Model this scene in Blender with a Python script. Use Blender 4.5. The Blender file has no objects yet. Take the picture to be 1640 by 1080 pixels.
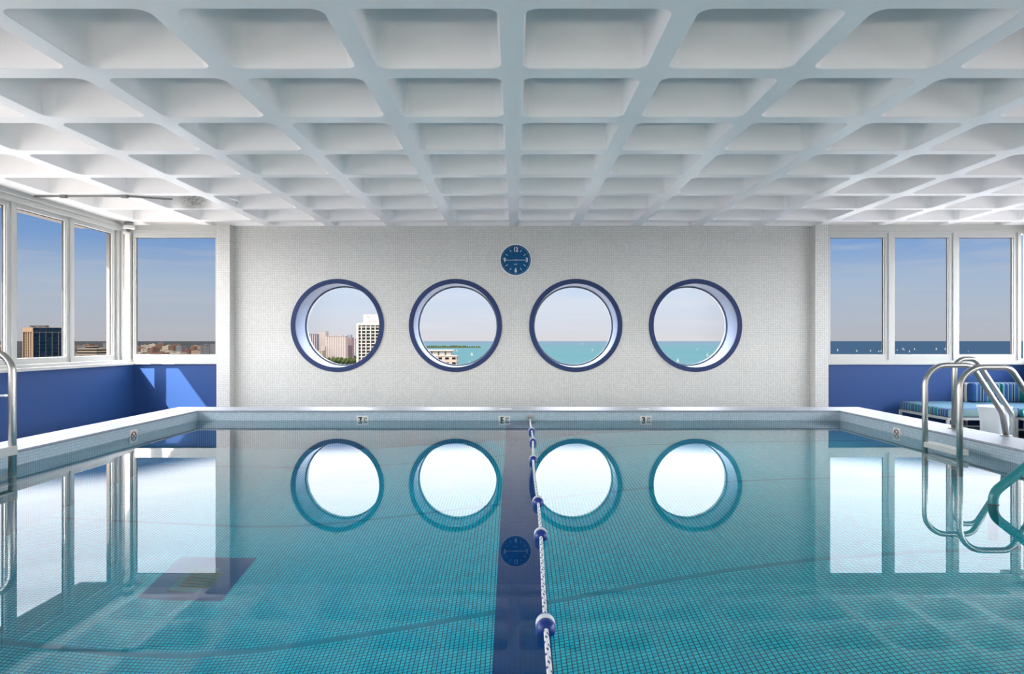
import bpy, bmesh, math, random
from mathutils import Vector, Matrix
PI = math.pi
random.seed(7)
SC = bpy.context.scene
COL = SC.collection

# ------------------------------------------------------------------ camera
F_PX, VPX, VPY = 1090.0, 825.0, 546.0          # focal length and vanishing point in a 1640 x 1080 frame
EYE = 0.986                                    # eye height above the water (water surface is z = 0)
cd = bpy.data.cameras.new('camera'); cam = bpy.data.objects.new('camera', cd); COL.objects.link(cam)
cd.sensor_width = 36.0; cd.lens = 36.0 * F_PX / 1640
cd.shift_x = (820 - VPX) / 1640; cd.shift_y = (VPY - 540) / 1640
cd.clip_start = 0.05; cd.clip_end = 200000
cam.location = (0, 0, EYE); cam.rotation_euler = (PI / 2, 0, 0)
SC.camera = cam

# ------------------------------------------------------------------ view
SC.view_settings.view_transform = 'Standard'; SC.view_settings.look = 'None'
SC.view_settings.gamma = 1.0; SC.view_settings.use_curve_mapping = False
SC.view_settings.exposure = 2.03
try:
    SC.cycles.use_denoising = True
    SC.cycles.max_bounces = 14; SC.cycles.diffuse_bounces = 6; SC.cycles.glossy_bounces = 6
    SC.cycles.transmission_bounces = 8; SC.cycles.transparent_max_bounces = 16
    SC.cycles.sample_clamp_indirect = 3.0
except Exception:
    pass

# ------------------------------------------------------------------ node helpers
class NT:
    def __init__(s, tree): s.t = tree; tree.nodes.clear()
    def n(s, kind, **kw):
        nd = s.t.nodes.new(kind)
        for k, v in kw.items(): setattr(nd, k, v)
        return nd
    def l(s, a, b): s.t.links.new(a, b)
    def math(s, op, a, b=None, c=None, clamp=False):
        nd = s.n('ShaderNodeMath', operation=op, use_clamp=clamp)
        for i, v in enumerate((a, b, c)):
            if v is None: continue
            if isinstance(v, (int, float)): nd.inputs[i].default_value = v
            else: s.l(v, nd.inputs[i])
        return nd.outputs[0]
    def rng(s, v, a, b, c=0.0, d=1.0, smooth=False):
        nd = s.n('ShaderNodeMapRange', clamp=True)
        if smooth: nd.interpolation_type = 'SMOOTHSTEP'
        s.l(v, nd.inputs[0])
        for i, x in enumerate((a, b, c, d)): nd.inputs[i + 1].default_value = x
        return nd.outputs[0]
    def mix(s, fac, a, b):
        nd = s.n('ShaderNodeMix', data_type='RGBA')
        for sock, v in ((nd.inputs[0], fac), (nd.inputs[6], a), (nd.inputs[7], b)):
            if isinstance(v, (int, float)): sock.default_value = v
            elif isinstance(v, tuple): sock.default_value = (*v[:3], 1)
            else: s.l(v, sock)
        return nd.outputs[2]
    def noise(s, vec, scale, detail=3, rough=.5):
        nd = s.n('ShaderNodeTexNoise'); nd.inputs['Scale'].default_value = scale
        nd.inputs['Detail'].default_value = detail; nd.inputs['Roughness'].default_value = rough
        if vec is not None: s.l(vec, nd.inputs['Vector'])
        return nd.outputs[0]

# ------------------------------------------------------------------ world: hazy blue band at the horizon under bright high cloud
w = bpy.data.worlds.new('sky'); SC.world = w; w.use_nodes = True
k = NT(w.node_tree)
tc = k.n('ShaderNodeTexCoord'); sep = k.n('ShaderNodeSeparateXYZ'); k.l(tc.outputs['Generated'], sep.inputs[0])
shift = k.rng(sep.outputs[0], -.34, -.52, 0, .017, True)
mp = k.n('ShaderNodeMapping'); mp.inputs['Scale'].default_value = (2.2, 2.2, 22); k.l(tc.outputs['Generated'], mp.inputs[0])
cl = k.noise(mp.outputs[0], 2.0, 5, .6)
cloud = k.rng(cl, .47, .70, 0, 1, True)
cr = k.n('ShaderNodeValToRGB'); k.l(k.rng(sep.outputs[2], -.02, .18), cr.inputs[0])
e = cr.color_ramp.elements
e[0].position = 0; e[0].color = (.66, .65, .68, 1)
e[1].position = 1; e[1].color = (.18, .38, .86, 1)
for p, c in ((.11, (.68, .67, .71)), (.28, (.64, .70, .80)), (.50, (.56, .69, .87)), (.75, (.29, .50, .88))):
    q = e.new(p); q.color = (*c, 1)
low = k.mix(k.math('MULTIPLY', cloud, .45), cr.outputs[0], (.74, .76, .82))
# the strip of horizon beyond the round windows is paler than the sky to either side
ax = k.math('ABSOLUTE', sep.outputs[0])
centre = k.math('MULTIPLY', k.rng(ax, .36, .24, 0, 1, True), k.math('GREATER_THAN', sep.outputs[1], 0.0))
LOW_SIDE, LOW_MID, BAND, HIGH, REAR, FLANK = .205, .272, .83, 4.3, 1.15, 3.2
lowk = k.math('ADD', k.math('MULTIPLY', centre, LOW_MID - LOW_SIDE), LOW_SIDE)
lv = k.n('ShaderNodeVectorMath', operation='SCALE'); k.l(low, lv.inputs[0]); k.l(lowk, lv.inputs['Scale'])
low = lv.outputs[0]
zz = k.math('SUBTRACT', sep.outputs[2], shift)
up = k.rng(zz, .143, .166, 0, 1, True)
rear = k.rng(sep.outputs[1], .1, -.4, 1.0, REAR, True)
hi_s = k.math('MULTIPLY', k.math('ADD', k.rng(sep.outputs[2], .29, .40, BAND, HIGH, True), k.math('MULTIPLY', cloud, .1)), rear)
hv = k.n('ShaderNodeCombineColor')
for i, v in enumerate((.92, .95, 1.02)): k.l(k.math('MULTIPLY', hi_s, v), hv.inputs[i])
col = k.mix(up, low, hv.outputs[0])
# haze glowing white down to the horizon on the flanks and towards the sun
fl = k.rng(sep.outputs[1], .70, .52, 0, 1, True)
fv = k.n('ShaderNodeCombineColor')
for i, v in enumerate((1.0, .98, .95)): k.l(k.math('MULTIPLY', rear, v * FLANK), fv.inputs[i])
gz = k.math('MULTIPLY', fl, k.rng(sep.outputs[2], .35, .25, 0, 1, True))
col = k.mix(gz, col, fv.outputs[0])
bg = k.n('ShaderNodeBackground'); k.l(col, bg.inputs[0]); bg.inputs[1].default_value = 1.0
wo = k.n('ShaderNodeOutputWorld'); k.l(bg.outputs[0], wo.inputs[0])

# ------------------------------------------------------------------ sun: low, behind the camera and to its left
sd = bpy.data.lights.new('sun', 'SUN'); sun = bpy.data.objects.new('sun', sd); COL.objects.link(sun)
sd.energy = 9.0; sd.color = (1.0, .90, .78); sd.angle = math.radians(.53)
sun.rotation_euler = Vector((1, .72, -1.38)).to_track_quat('-Z', 'Y').to_euler()
sun.location = (-20, -40, 30)

# ------------------------------------------------------------------ materials
M = {}
OUT = .078          # reflectance scale of everything out of doors
def oc(c): return tuple(v * OUT for v in c)
def principled(k, **kw):
    b = k.n('ShaderNodeBsdfPrincipled')
    for key, v in kw.items():
        s = b.inputs[key]
        if isinstance(v, tuple): s.default_value = (*v[:3], 1)
        elif isinstance(v, (int, float)): s.default_value = v
        else: k.l(v, s)
    o = k.n('ShaderNodeOutputMaterial'); k.l(b.outputs[0], o.inputs[0])
    return b
def newmat(name):
    m = bpy.data.materials.new(name); m.use_nodes = True; M[name] = m
    return m, NT(m.node_tree)
def plain(name, col, rough=.5, metal=0.0, vary=.04, scale=9.0, bump=0.0, spec=.5, coat=0.0):
    m, k = newmat(name)
    tc = k.n('ShaderNodeTexCoord'); nz = k.noise(tc.outputs['Object'], scale, 4)
    d = tuple(max(0, c * (1 - vary * 2)) for c in col); l = tuple(min(1, c * (1 + vary * 2)) for c in col)
    b = principled(k, **{'Base Color': k.mix(nz, d, l), 'Roughness': rough, 'Metallic': metal, 'Specular IOR Level': spec, 'Coat Weight': coat})
    if bump:
        bp = k.n('ShaderNodeBump'); bp.inputs['Strength'].default_value = bump; bp.inputs['Distance'].default_value = .01
        k.l(nz, bp.inputs['Height']); k.l(bp.outputs[0], b.inputs['Normal'])
    return m
def tile(name, col, grout, plane, pitch=.0262, rough=.3, vary=.10, gw=.0024, spec=.5, var_col=None):
    """small square mosaic tiles; plane = which world axes the courses follow"""
    m, k = newmat(name)
    tc = k.n('ShaderNodeTexCoord'); sp = k.n('ShaderNodeSeparateXYZ'); k.l(tc.outputs['Object'], sp.inputs[0])
    cb = k.n('ShaderNodeCombineXYZ'); ax = {'X': 0, 'Y': 1, 'Z': 2}
    k.l(sp.outputs[ax[plane[0]]], cb.inputs[0]); k.l(sp.outputs[ax[plane[1]]], cb.inputs[1])
    br = k.n('ShaderNodeTexBrick', offset=0.0, squash=1.0)
    k.l(cb.outputs[0], br.inputs['Vector'])
    br.inputs['Scale'].default_value = 1.0
    br.inputs['Brick Width'].default_value = pitch; br.inputs['Row Height'].default_value = pitch
    br.inputs['Mortar Size'].default_value = gw; br.inputs['Mortar Smooth'].default_value = .1
    a = tuple(c * (1 - vary) for c in col); b2 = var_col or tuple(min(1, c * (1 + vary)) for c in col)
    br.inputs['Color1'].default_value = (*a, 1); br.inputs['Color2'].default_value = (*b2, 1)
    br.inputs['Mortar'].default_value = (*grout, 1)
    b = principled(k, **{'Base Color': br.outputs['Color'], 'Roughness': rough, 'Specular IOR Level': spec})
    return m
WT, WG = (.69, .675, .645), (.45, .445, .43)
for pl in ('XZ', 'YZ', 'XY'):
    tile('wall_tile_' + pl, WT, WG, pl, .0272, .35, .07)
    tile('coping_tile_' + pl, (.35, .37, .43), (.23, .25, .30), pl, .0254, .35, .06)
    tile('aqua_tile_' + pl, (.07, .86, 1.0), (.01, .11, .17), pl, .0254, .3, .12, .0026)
    tile('kerb_tile_' + pl, (.44, .53, .60), (.30, .38, .44), pl, .0254, .3, .08)
    tile('aqua_wall_' + pl, (.06, .40, .50), (.01, .10, .15), pl, .0254, .3, .12, .0026)  # darker aqua copy: underwater shade and kerb reflection put into the tile colour
    tile('navy_tile_' + pl, (.002, .06, .27), (.002, .04, .18), pl, .0254, .3, .15)
    tile('deck_tile_' + pl, (.16, .18, .20), (.07, .08, .09), pl, .05, .45, .08)
plain('blue_panel', (.021, .064, .21), .5, vary=.02, scale=2, spec=.3)
plain('ring_blue', (.024, .045, .135), .5, vary=.03, spec=.25)
plain('white_frame', (.52, .52, .50), .4, vary=.015)
plain('white_paint', (.80, .80, .79), .4, vary=.01)
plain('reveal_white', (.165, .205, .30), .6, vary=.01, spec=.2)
plain('gasket', (.03, .03, .035), .5)
plain('glazing_grey', (.16, .18, .22), .4)
plain('steel', (.44, .43, .41), .33, 1.0, .03, 30)
plain('conduit_grey', (.22, .215, .21), .4, .3)
plain('teal_vinyl', (.015, .20, .23), .35, vary=.03)
plain('float_blue', (.006, .035, .24), .35, vary=.03)
plain('float_white', (.75, .77, .80), .3, vary=.02)
plain('float_rim', (.12, .20, .55), .3)
plain('black', (.012, .012, .013), .5)
plain('sign_white', (.72, .72, .68), .4, vary=.03)
plain('sign_red', (.22, .03, .03), .5)
plain('clock_blue', (.006, .08, .21), .6, vary=.05, spec=.15)
plain('clock_white', (.80, .82, .84), .4)
plain('plastic_white', (.80, .80, .79), .35, vary=.01)
plain('camera_white', (.74, .73, .70), .4)
plain('dark_plastic', (.05, .05, .05), .3)
plain('drum_white', (.66, .68, .69), .45, vary=.01)
plain('sail_white', oc((.95, .95, .93)), .6, spec=0.0)
plain('hull_white', oc((.85, .84, .80)), .5, spec=0.0)
plain('roof_white', oc((1.25, 1.17, 1.08)), .7, spec=0.0)
plain('outside_stone', (.16, .13, .105), .75, vary=.06, scale=3)
plain('drain_yellow', (.10, .13, .06), .5, vary=.2, scale=50)
plain('sand', oc((.72, .66, .56)), .8, spec=0.0)

def ceiling_mat():
    m, k = newmat('ceiling_paint')
    tc = k.n('ShaderNodeTexCoord')
    fine = k.noise(tc.outputs['Object'], 26, 4, .6); big = k.noise(tc.outputs['Object'], 2.2, 3)
    base = k.mix(big, (.90, .875, .86), (.94, .905, .89))
    # soot stain in one coffer by the left windows
    vd = k.n('ShaderNodeVectorMath', operation='DISTANCE'); k.l(tc.outputs['Object'], vd.inputs[0]); vd.inputs[1].default_value = (-4.22, 9.0, 2.86)
    st = k.math('MULTIPLY', k.rng(vd.outputs['Value'], .06, .30, 1, 0, True), k.rng(fine, .25, .6, .55, 1.0))
    base = k.mix(k.math('MULTIPLY', st, .85), base, (.07, .08, .06))
    b = principled(k, **{'Base Color': base, 'Roughness': k.rng(big, .3, .7, .38, .50), 'Specular IOR Level': .45})
    bp = k.n('ShaderNodeBump'); bp.inputs['Strength'].default_value = .12; bp.inputs['Distance'].default_value = .01
    k.l(fine, bp.inputs['Height']); k.l(bp.outputs[0], b.inputs['Normal'])
ceiling_mat()

def glass_mat(name, tint, refl=1.0):
    m, k = newmat(name)
    tr = k.n('ShaderNodeBsdfTransparent'); tr.inputs[0].default_value = (*tint, 1)
    if not refl:
        o = k.n('ShaderNodeOutputMaterial'); k.l(tr.outputs[0], o.inputs[0]); return
    gl = k.n('ShaderNodeBsdfGlossy'); gl.inputs['Roughness'].default_value = .0; gl.inputs[0].default_value = (refl, refl, refl, 1)
    lw = k.n('ShaderNodeLayerWeight'); lw.inputs[0].default_value = .5
    fr = k.math('ADD', k.math('MULTIPLY', k.math('POWER', lw.outputs['Facing'], 5.0), .3), .004)
    mx = k.n('ShaderNodeMixShader'); k.l(fr, mx.inputs[0]); k.l(tr.outputs[0], mx.inputs[1]); k.l(gl.outputs[0], mx.inputs[2])
    o = k.n('ShaderNodeOutputMaterial'); k.l(mx.outputs[0], o.inputs[0])
glass_mat('glass_left', (.90, .91, .92), 0); glass_mat('glass_right', (.90, .92, .94), 0); glass_mat('glass_clear', (.97, .97, .97), 0)

def water_mat():
    m, k = newmat('water')
    g = k.n('ShaderNodeBsdfGlass'); g.inputs['IOR'].default_value = 1.333; g.inputs['Roughness'].default_value = 0
    tc = k.n('ShaderNodeTexCoord'); nz = k.noise(tc.outputs['Object'], 1.3, 2)
    bp = k.n('ShaderNodeBump'); bp.inputs['Strength'].default_value = .02; bp.inputs['Distance'].default_value = .01
    k.l(nz, bp.inputs['Height']); k.l(bp.outputs[0], g.inputs['Normal'])
    v = k.n('ShaderNodeVolumeAbsorption'); v.inputs[0].default_value = (.0, .895, .965, 1); v.inputs[1].default_value = .45
    o = k.n('ShaderNodeOutputMaterial'); k.l(g.outputs[0], o.inputs[0]); k.l(v.outputs[0], o.inputs[1])
water_mat()

def rope_mat():
    m, k = newmat('rope')
    tc = k.n('ShaderNodeTexCoord'); sp = k.n('ShaderNodeSeparateXYZ'); k.l(tc.outputs['Object'], sp.inputs[0])
    a = k.math('SINE', k.math('ADD', k.math('MULTIPLY', sp.outputs[1], 150), k.math('MULTIPLY', sp.outputs[0], 330)))
    b = k.math('SINE', k.math('ADD', k.math('MULTIPLY', sp.outputs[1], 75), k.math('MULTIPLY', sp.outputs[0], -300)))
    f = k.math('MULTIPLY', k.math('GREATER_THAN', a, .35), k.math('GREATER_THAN', b, .1))
    principled(k, **{'Base Color': k.mix(f, (.82, .83, .85), (.03, .05, .22)), 'Roughness': .7})
rope_mat()

def stripe_mat(name, axis):
    m, k = newmat(name)
    tc = k.n('ShaderNodeTexCoord'); sp = k.n('ShaderNodeSeparateXYZ'); k.l(tc.outputs['Object'], sp.inputs[0])
    v = k.math('FRACT', k.math('DIVIDE', sp.outputs[axis], .46))
    cr = k.n('ShaderNodeValToRGB'); cr.color_ramp.interpolation = 'CONSTANT'; k.l(v, cr.inputs[0])
    seq = [(0, (.05, .17, .48)), (.10, (.38, .58, .62)), (.13, (.05, .17, .48)), (.22, (.30, .45, .60)), (.26, (.012, .02, .06)), (.30, (.35, .55, .60)),
           (.33, (.06, .20, .50)), (.44, (.38, .60, .62)), (.47, (.01, .33, .35)), (.62, (.38, .60, .62)), (.65, (.06, .14, .42)), (.74, (.25, .35, .55)),
           (.77, (.012, .02, .06)), (.80, (.30, .52, .62)), (.84, (.01, .33, .35)), (.95, (.38, .60, .62))]
    el = cr.color_ramp.elements
    el[0].position, el[0].color = seq[0][0], (*seq[0][1], 1); el[1].position, el[1].color = seq[-1][0], (*seq[-1][1], 1)
    for p, c in seq[1:-1]:
        q = el.new(p); q.color = (*c, 1)
    for q in el: q.color = (*(v * .52 for v in q.color[:3]), 1)
    nz = k.noise(tc.outputs['Object'], 300, 2)
    b = principled(k, **{'Base Color': cr.outputs[0], 'Roughness': .85, 'Sheen Weight': .05, 'Specular IOR Level': .2})
    bp = k.n('ShaderNodeBump'); bp.inputs['Strength'].default_value = .2; bp.inputs['Distance'].default_value = .002
    k.l(nz, bp.inputs['Height']); k.l(bp.outputs[0], b.inputs['Normal'])
stripe_mat('stripe_x', 0); stripe_mat('stripe_y', 1)

def facade_mat(name, wall, glass, bay, floor, gx=.45, gz=.5, vary=.25):
    """windows in rows and bays on the sides of a building, plain wall on top"""
    wall, glass = oc(wall), oc(glass)
    m, k = newmat(name)
    tc = k.n('ShaderNodeTexCoord'); sp = k.n('ShaderNodeSeparateXYZ'); k.l(tc.outputs['Object'], sp.inputs[0])
    sn = k.n('ShaderNodeSeparateXYZ'); k.l(tc.outputs['Normal'], sn.inputs[0])
    side = k.math('GREATER_THAN', k.math('ABSOLUTE', sn.outputs[0]), .5)
    u = k.math('ADD', k.math('MULTIPLY', sp.outputs[1], side), k.math('MULTIPLY', sp.outputs[0], k.math('SUBTRACT', 1.0, side)))
    fu = k.math('FRACT', k.math('DIVIDE', u, bay)); fz = k.math('FRACT', k.math('DIVIDE', sp.outputs[2], floor))
    win = k.math('MULTIPLY', k.math('LESS_THAN', k.math('ABSOLUTE', k.math('SUBTRACT', fu, .5)), gx / 2), k.math('LESS_THAN', k.math('ABSOLUTE', k.math('SUBTRACT', fz, .5)), gz / 2))
    win = k.math('MULTIPLY', win, k.math('LESS_THAN', k.math('ABSOLUTE', sn.outputs[2]), .5))
    wn = k.n('ShaderNodeTexWhiteNoise'); cb = k.n('ShaderNodeCombineXYZ')
    k.l(k.math('FLOOR', k.math('DIVIDE', u, bay)), cb.inputs[0]); k.l(k.math('FLOOR', k.math('DIVIDE', sp.outputs[2], floor)), cb.inputs[1]); k.l(cb.outputs[0], wn.inputs['Vector'])
    g = k.mix(k.math('MULTIPLY', wn.outputs[0], vary), glass, tuple(min(1, c * 4 + .15 * OUT) for c in glass))
    principled(k, **{'Base Color': k.mix(win, wall, g), 'Roughness': .9, 'Specular IOR Level': 0.0})
    return m
facade_mat('facade_pink', (1.0, .86, .80), (.22, .20, .22), 9, 3.0, .35, .55)
facade_mat('facade_pink_fine', (1.0, .87, .82), (.30, .27, .28), 5, 3.0, .4, .5)
facade_mat('facade_purple', (.85, .76, .80), (.13, .12, .19), 8, 200, .55, 1.1)
facade_mat('facade_red', (.70, .48, .50), (.14, .12, .15), 7, 3.0, .3, .6)
facade_mat('facade_slate', (.60, .66, .78), (.20, .24, .32), 8, 4.0, .5, .5)
facade_mat('facade_peach', (.72, .50, .33), (.035, .035, .04), 7.5, 3.4, .55, .72, .1)
facade_mat('facade_navy', (.03, .06, .10), (.012, .03, .06), 6.5, 4.2, .8, .7, .1)
facade_mat('facade_bands', (.75, .60, .44), (.05, .05, .05), 400, 4.0, 1.1, .5, .0)
facade_mat('facade_tan', (.66, .46, .32), (.10, .07, .06), 6, 4.5, .4, .4)
facade_mat('facade_brick', (.34, .20, .15), (.08, .07, .07), 8, 5, .4, .4)
facade_mat('facade_cream', (.74, .64, .50), (.10, .09, .08), 9, 5, .5, .4)
facade_mat('facade_grey', (.30, .30, .31), (.10, .10, .11), 9, 4.5, .6, .4)
facade_mat('facade_louvre', (1.1, 1.0, .88), (.20, .19, .18), 5.2, 400, .22, 1.1, .1)

def ground_mat():
    m, k = newmat('land')
    tc = k.n('ShaderNodeTexCoord')
    v = k.n('ShaderNodeTexVoronoi'); v.inputs['Scale'].default_value = 1 / 70; k.l(tc.outputs['Object'], v.inputs['Vector'])
    nz = k.noise(tc.outputs['Object'], 1 / 500, 6, .65)
    base = k.mix(k.rng(nz, .35, .65), oc((.040, .048, .052)), oc((.095, .10, .105)))
    roof = k.math('LESS_THAN', v.outputs['Distance'], .18)
    wn = k.n('ShaderNodeTexWhiteNoise'); k.l(v.outputs['Position'], wn.inputs['Vector'])
    roof = k.math('MULTIPLY', roof, k.math('GREATER_THAN', wn.outputs[0], .55))
    principled(k, **{'Base Color': k.mix(roof, base, oc((.34, .29, .25))), 'Roughness': .9, 'Specular IOR Level': 0.0})
ground_mat()
def lake_mat():
    m, k = newmat('lake_water')
    tc = k.n('ShaderNodeTexCoord')
    mp = k.n('ShaderNodeMapping'); mp.inputs['Scale'].default_value = (1, 3, 1); k.l(tc.outputs['Object'], mp.inputs[0])
    nz = k.noise(mp.outputs[0], 1 / 900, 6, .6)
    sp = k.n('ShaderNodeSeparateXYZ'); k.l(tc.outputs['Object'], sp.inputs[0])
    deep = k.rng(k.math('ADD', k.math('DIVIDE', sp.outputs[0], sp.outputs[1]), k.math('MULTIPLY', nz, .05)), .36, .44, 0, 1, True)  # darker wedge to the right: tint of the window glass put into the lake colour
    b = principled(k, **{'Base Color': k.mix(deep, k.mix(k.rng(sp.outputs[1], 5000, 22000), k.mix(nz, (.009, .020, .024), (.012, .025, .028)), (.0135, .0205, .0270)), (.0035, .0070, .012)), 'Roughness': .9, 'Specular IOR Level': .0})  # deep is the glass tint; paler with distance: horizon haze put into the lake colour
lake_mat()
def tree_mat():
    m, k = newmat('foliage')
    tc = k.n('ShaderNodeTexCoord'); nz = k.noise(tc.outputs['Object'], .25, 5, .7)
    principled(k, **{'Base Color': k.mix(k.rng(nz, .3, .7), oc((.05, .09, .03)), oc((.20, .22, .09))), 'Roughness': .9, 'Specular IOR Level': 0.0})
tree_mat()

# ------------------------------------------------------------------ mesh helpers
class MB:
    def __init__(s): s.v = []; s.f = []; s.m = []; s.sm = []
    def add(s, vs, fs, mi=0, smooth=False):
        o = len(s.v); s.v += [tuple(p) for p in vs]
        for f in fs: s.f.append([o + i for i in f]); s.m.append(mi); s.sm.append(smooth)
        return s
    def box(s, a, b, mi=0, mat=None):
        x0, y0, z0 = a; x1, y1, z1 = b
        vs = [Vector(p) for p in ((x0,y0,z0),(x1,y0,z0),(x1,y1,z0),(x0,y1,z0),(x0,y0,z1),(x1,y0,z1),(x1,y1,z1),(x0,y1,z1))]
        if mat: vs = [mat @ p for p in vs]
        return s.add(vs, [(0,3,2,1),(4,5,6,7),(0,1,5,4),(1,2,6,5),(2,3,7,6),(3,0,4,7)], mi)
    def tri_box(s, a, b, mats):            # box with a tile material per face direction: [XZ, YZ, XY]
        x0, y0, z0 = a; x1, y1, z1 = b
        vs = ((x0,y0,z0),(x1,y0,z0),(x1,y1,z0),(x0,y1,z0),(x0,y0,z1),(x1,y0,z1),(x1,y1,z1),(x0,y1,z1))
        for f, mi in (((0,3,2,1),2),((4,5,6,7),2),((0,1,5,4),0),((1,2,6,5),1),((2,3,7,6),0),((3,0,4,7),1)):
            s.add([vs[i] for i in f], [(0,1,2,3)], mi)
        return s
    def lathe(s, prof, seg=32, mat=None, mi=0, smooth=True, caps=True):
        """prof: (radius, height) pairs about local Z"""
        vs = []
        for r, h in prof:
            for i in range(seg):
                a = 2 * PI * i / seg; p = Vector((r * math.cos(a), r * math.sin(a), h)); vs.append(mat @ p if mat else p)
        fs = []
        for j in range(len(prof) - 1):
            for i in range(seg):
                n = (i + 1) % seg; fs.append((j*seg+i, j*seg+n, (j+1)*seg+n, (j+1)*seg+i))
        s.add(vs, fs, mi, smooth)
        if caps:
            o = len(s.v) - len(vs)
            for j, rev in ((0, True), (len(prof) - 1, False)):
                if prof[j][0] > 1e-5:
                    ring = [o + j*seg + i for i in range(seg)]
                    s.f.append(ring[::-1] if rev else ring); s.m.append(mi); s.sm.append(False)
        return s
    def cyl(s, p0, p1, r, seg=16, mi=0, r1=None):
        p0, p1 = Vector(p0), Vector(p1); d = p1 - p0
        mt = Matrix.Translation(p0) @ d.to_track_quat('Z', 'Y').to_matrix().to_4x4()
        return s.lathe([(r, 0), (r if r1 is None else r1, d.length)], seg, mt, mi)
    def tube(s, pts, r, seg=16, mi=0):
        pts = [Vector(p) for p in pts]; n = len(pts)
        tg = [(pts[min(i+1, n-1)] - pts[max(i-1, 0)]).normalized() for i in range(n)]
        up = Vector((0, 0, 1)) if abs(tg[0].z) < .9 else Vector((0, 1, 0))
        nx = tg[0].cross(up).normalized(); vs = []
        for i in range(n):
            if i:
                q = tg[i-1].rotation_difference(tg[i]); nx = (q @ nx).normalized()
            by = tg[i].cross(nx)
            for j in range(seg):
                a = 2 * PI * j / seg; vs.append(pts[i] + r * (math.cos(a) * nx + math.sin(a) * by))
        fs = []
        for i in range(n - 1):
            for j in range(seg):
                m = (j + 1) % seg; fs.append((i*seg+j, i*seg+m, (i+1)*seg+m, (i+1)*seg+j))
        s.add(vs, fs, mi, True)
        o = len(s.v) - len(vs)
        s.f.append([o + j for j in range(seg)][::-1]); s.m.append(mi); s.sm.append(False)
        s.f.append([o + (n-1)*seg + j for j in range(seg)]); s.m.append(mi); s.sm.append(False)
        return s
    def build(s, name, mats, parent=None, bevel=0.0, loc=None):
        me = bpy.data.meshes.new(name); me.from_pydata(s.v, [], s.f)
        for mt in (mats if isinstance(mats, (list, tuple)) else [mats]): me.materials.append(M[mt] if isinstance(mt, str) else mt)
        for p, mi, sm in zip(me.polygons, s.m, s.sm): p.material_index = mi; p.use_smooth = sm
        bm = bmesh.new(); bm.from_mesh(me); bmesh.ops.recalc_face_normals(bm, faces=bm.faces[:]); bm.to_mesh(me); bm.free()
        me.update()
        o = bpy.data.objects.new(name, me); COL.objects.link(o)
        if parent is not None: o.parent = parent
        if loc is not None: o.location = loc
        if bevel:
            b = o.modifiers.new('bevel', 'BEVEL'); b.width = bevel; b.segments = 2; b.limit_method = 'ANGLE'
        return o
def fillet(pts, rad, n=8):
    """polyline with rounded corners"""
    pts = [Vector(p) for p in pts]; out = [pts[0]]
    rads = rad if isinstance(rad, (list, tuple)) else [rad] * (len(pts) - 2)
    for i in range(1, len(pts) - 1):
        a = (pts[i-1] - pts[i]).normalized(); b = (pts[i+1] - pts[i]).normalized()
        ang = a.angle(b); t = rads[i-1] / math.tan(ang / 2)
        c = pts[i] + (a + b).normalized() * (rads[i-1] / math.sin(ang / 2))
        s0 = pts[i] + a * t - c; s1 = pts[i] + b * t - c; th = s0.angle(s1)
        for j in range(n + 1):
            f = j / n; out.append(c + (math.sin((1-f)*th) * s0 + math.sin(f*th) * s1) / math.sin(th))
    out.append(pts[-1]); return out
def tag(o, label=None, cat=None, group=None, kind=None):
    for key, v in (('label', label), ('category', cat), ('group', group), ('kind', kind)):
        if v: o[key] = v
    return o
def empty(name, loc, rz=0, **kw):
    o = bpy.data.objects.new(name, None); COL.objects.link(o); o.location = loc; o.rotation_euler = (0, 0, rz); o.empty_display_size = .1
    return tag(o, **kw)
def kids(o): return [c for c in COL.objects if c.parent == o]
def copy_tree(o, parent=None):
    ch = kids(o); c = o.copy(); COL.objects.link(c); c.parent = parent
    for x in ch: copy_tree(x, c)
    return c
def struct(o, label=None): return tag(o, label=label, kind='structure')
def text(name, s, size, mat, parent, loc, rot=(PI/2, 0, 0), bold=0.0, ext=.001, sx=1.0, sy=1.0, center=True):
    cu = bpy.data.curves.new(name, 'FONT'); cu.body = s; cu.size = size; cu.extrude = ext; cu.offset = bold
    cu.align_x = 'CENTER' if center else 'LEFT'; cu.align_y = 'CENTER'; cu.resolution_u = 3
    t = bpy.data.objects.new(name, cu); COL.objects.link(t)
    dg = bpy.context.evaluated_depsgraph_get(); me = bpy.data.meshes.new_from_object(t.evaluated_get(dg))
    bpy.data.objects.remove(t)
    me.materials.clear(); me.materials.append(M[mat])
    o = bpy.data.objects.new(name, me); COL.objects.link(o); o.location = loc; o.rotation_euler = rot; o.scale = (sx, sy, 1)
    if parent is not None: o.parent = parent
    return o

# ------------------------------------------------------------------ dimensions (metres; water z = 0, camera at x = y = 0)
YB = 10.38          # tiled end wall
YA = 10.30          # window plane of the two alcoves
XL, XR = -5.78, 7.72
ZD, ZC = -0.34, 2.729
YR = -3.4           # rear wall behind the camera
PX0, PX1, PY0, PY1 = -3.94, 4.03, 1.20, 8.43
CW = .44            # coping width
TILE = lambda p: ['%s_XZ' % p, '%s_YZ' % p, '%s_XY' % p]

# ---- floor deck (four slabs round the pool, one mesh)
f = MB()
ox0, ox1, oy0, oy1 = PX0 - CW, PX1 + CW, PY0 - CW, PY1 + CW
for a, b in (((XL-.2, YR, ZD-.2), (ox0+.02, YA+.15, ZD)), ((ox1-.02, YR, ZD-.2), (XR+.2, YA+.15, ZD)), ((ox0, YR, ZD-.2), (ox1, oy0+.02, ZD)), ((ox0, oy1-.02, ZD-.2), (ox1, YA+.15, ZD))):
    f.tri_box(a, b, 0)
struct(f.build('floor', TILE('deck_tile')), 'dark grey tiled deck round the raised pool')

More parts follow.
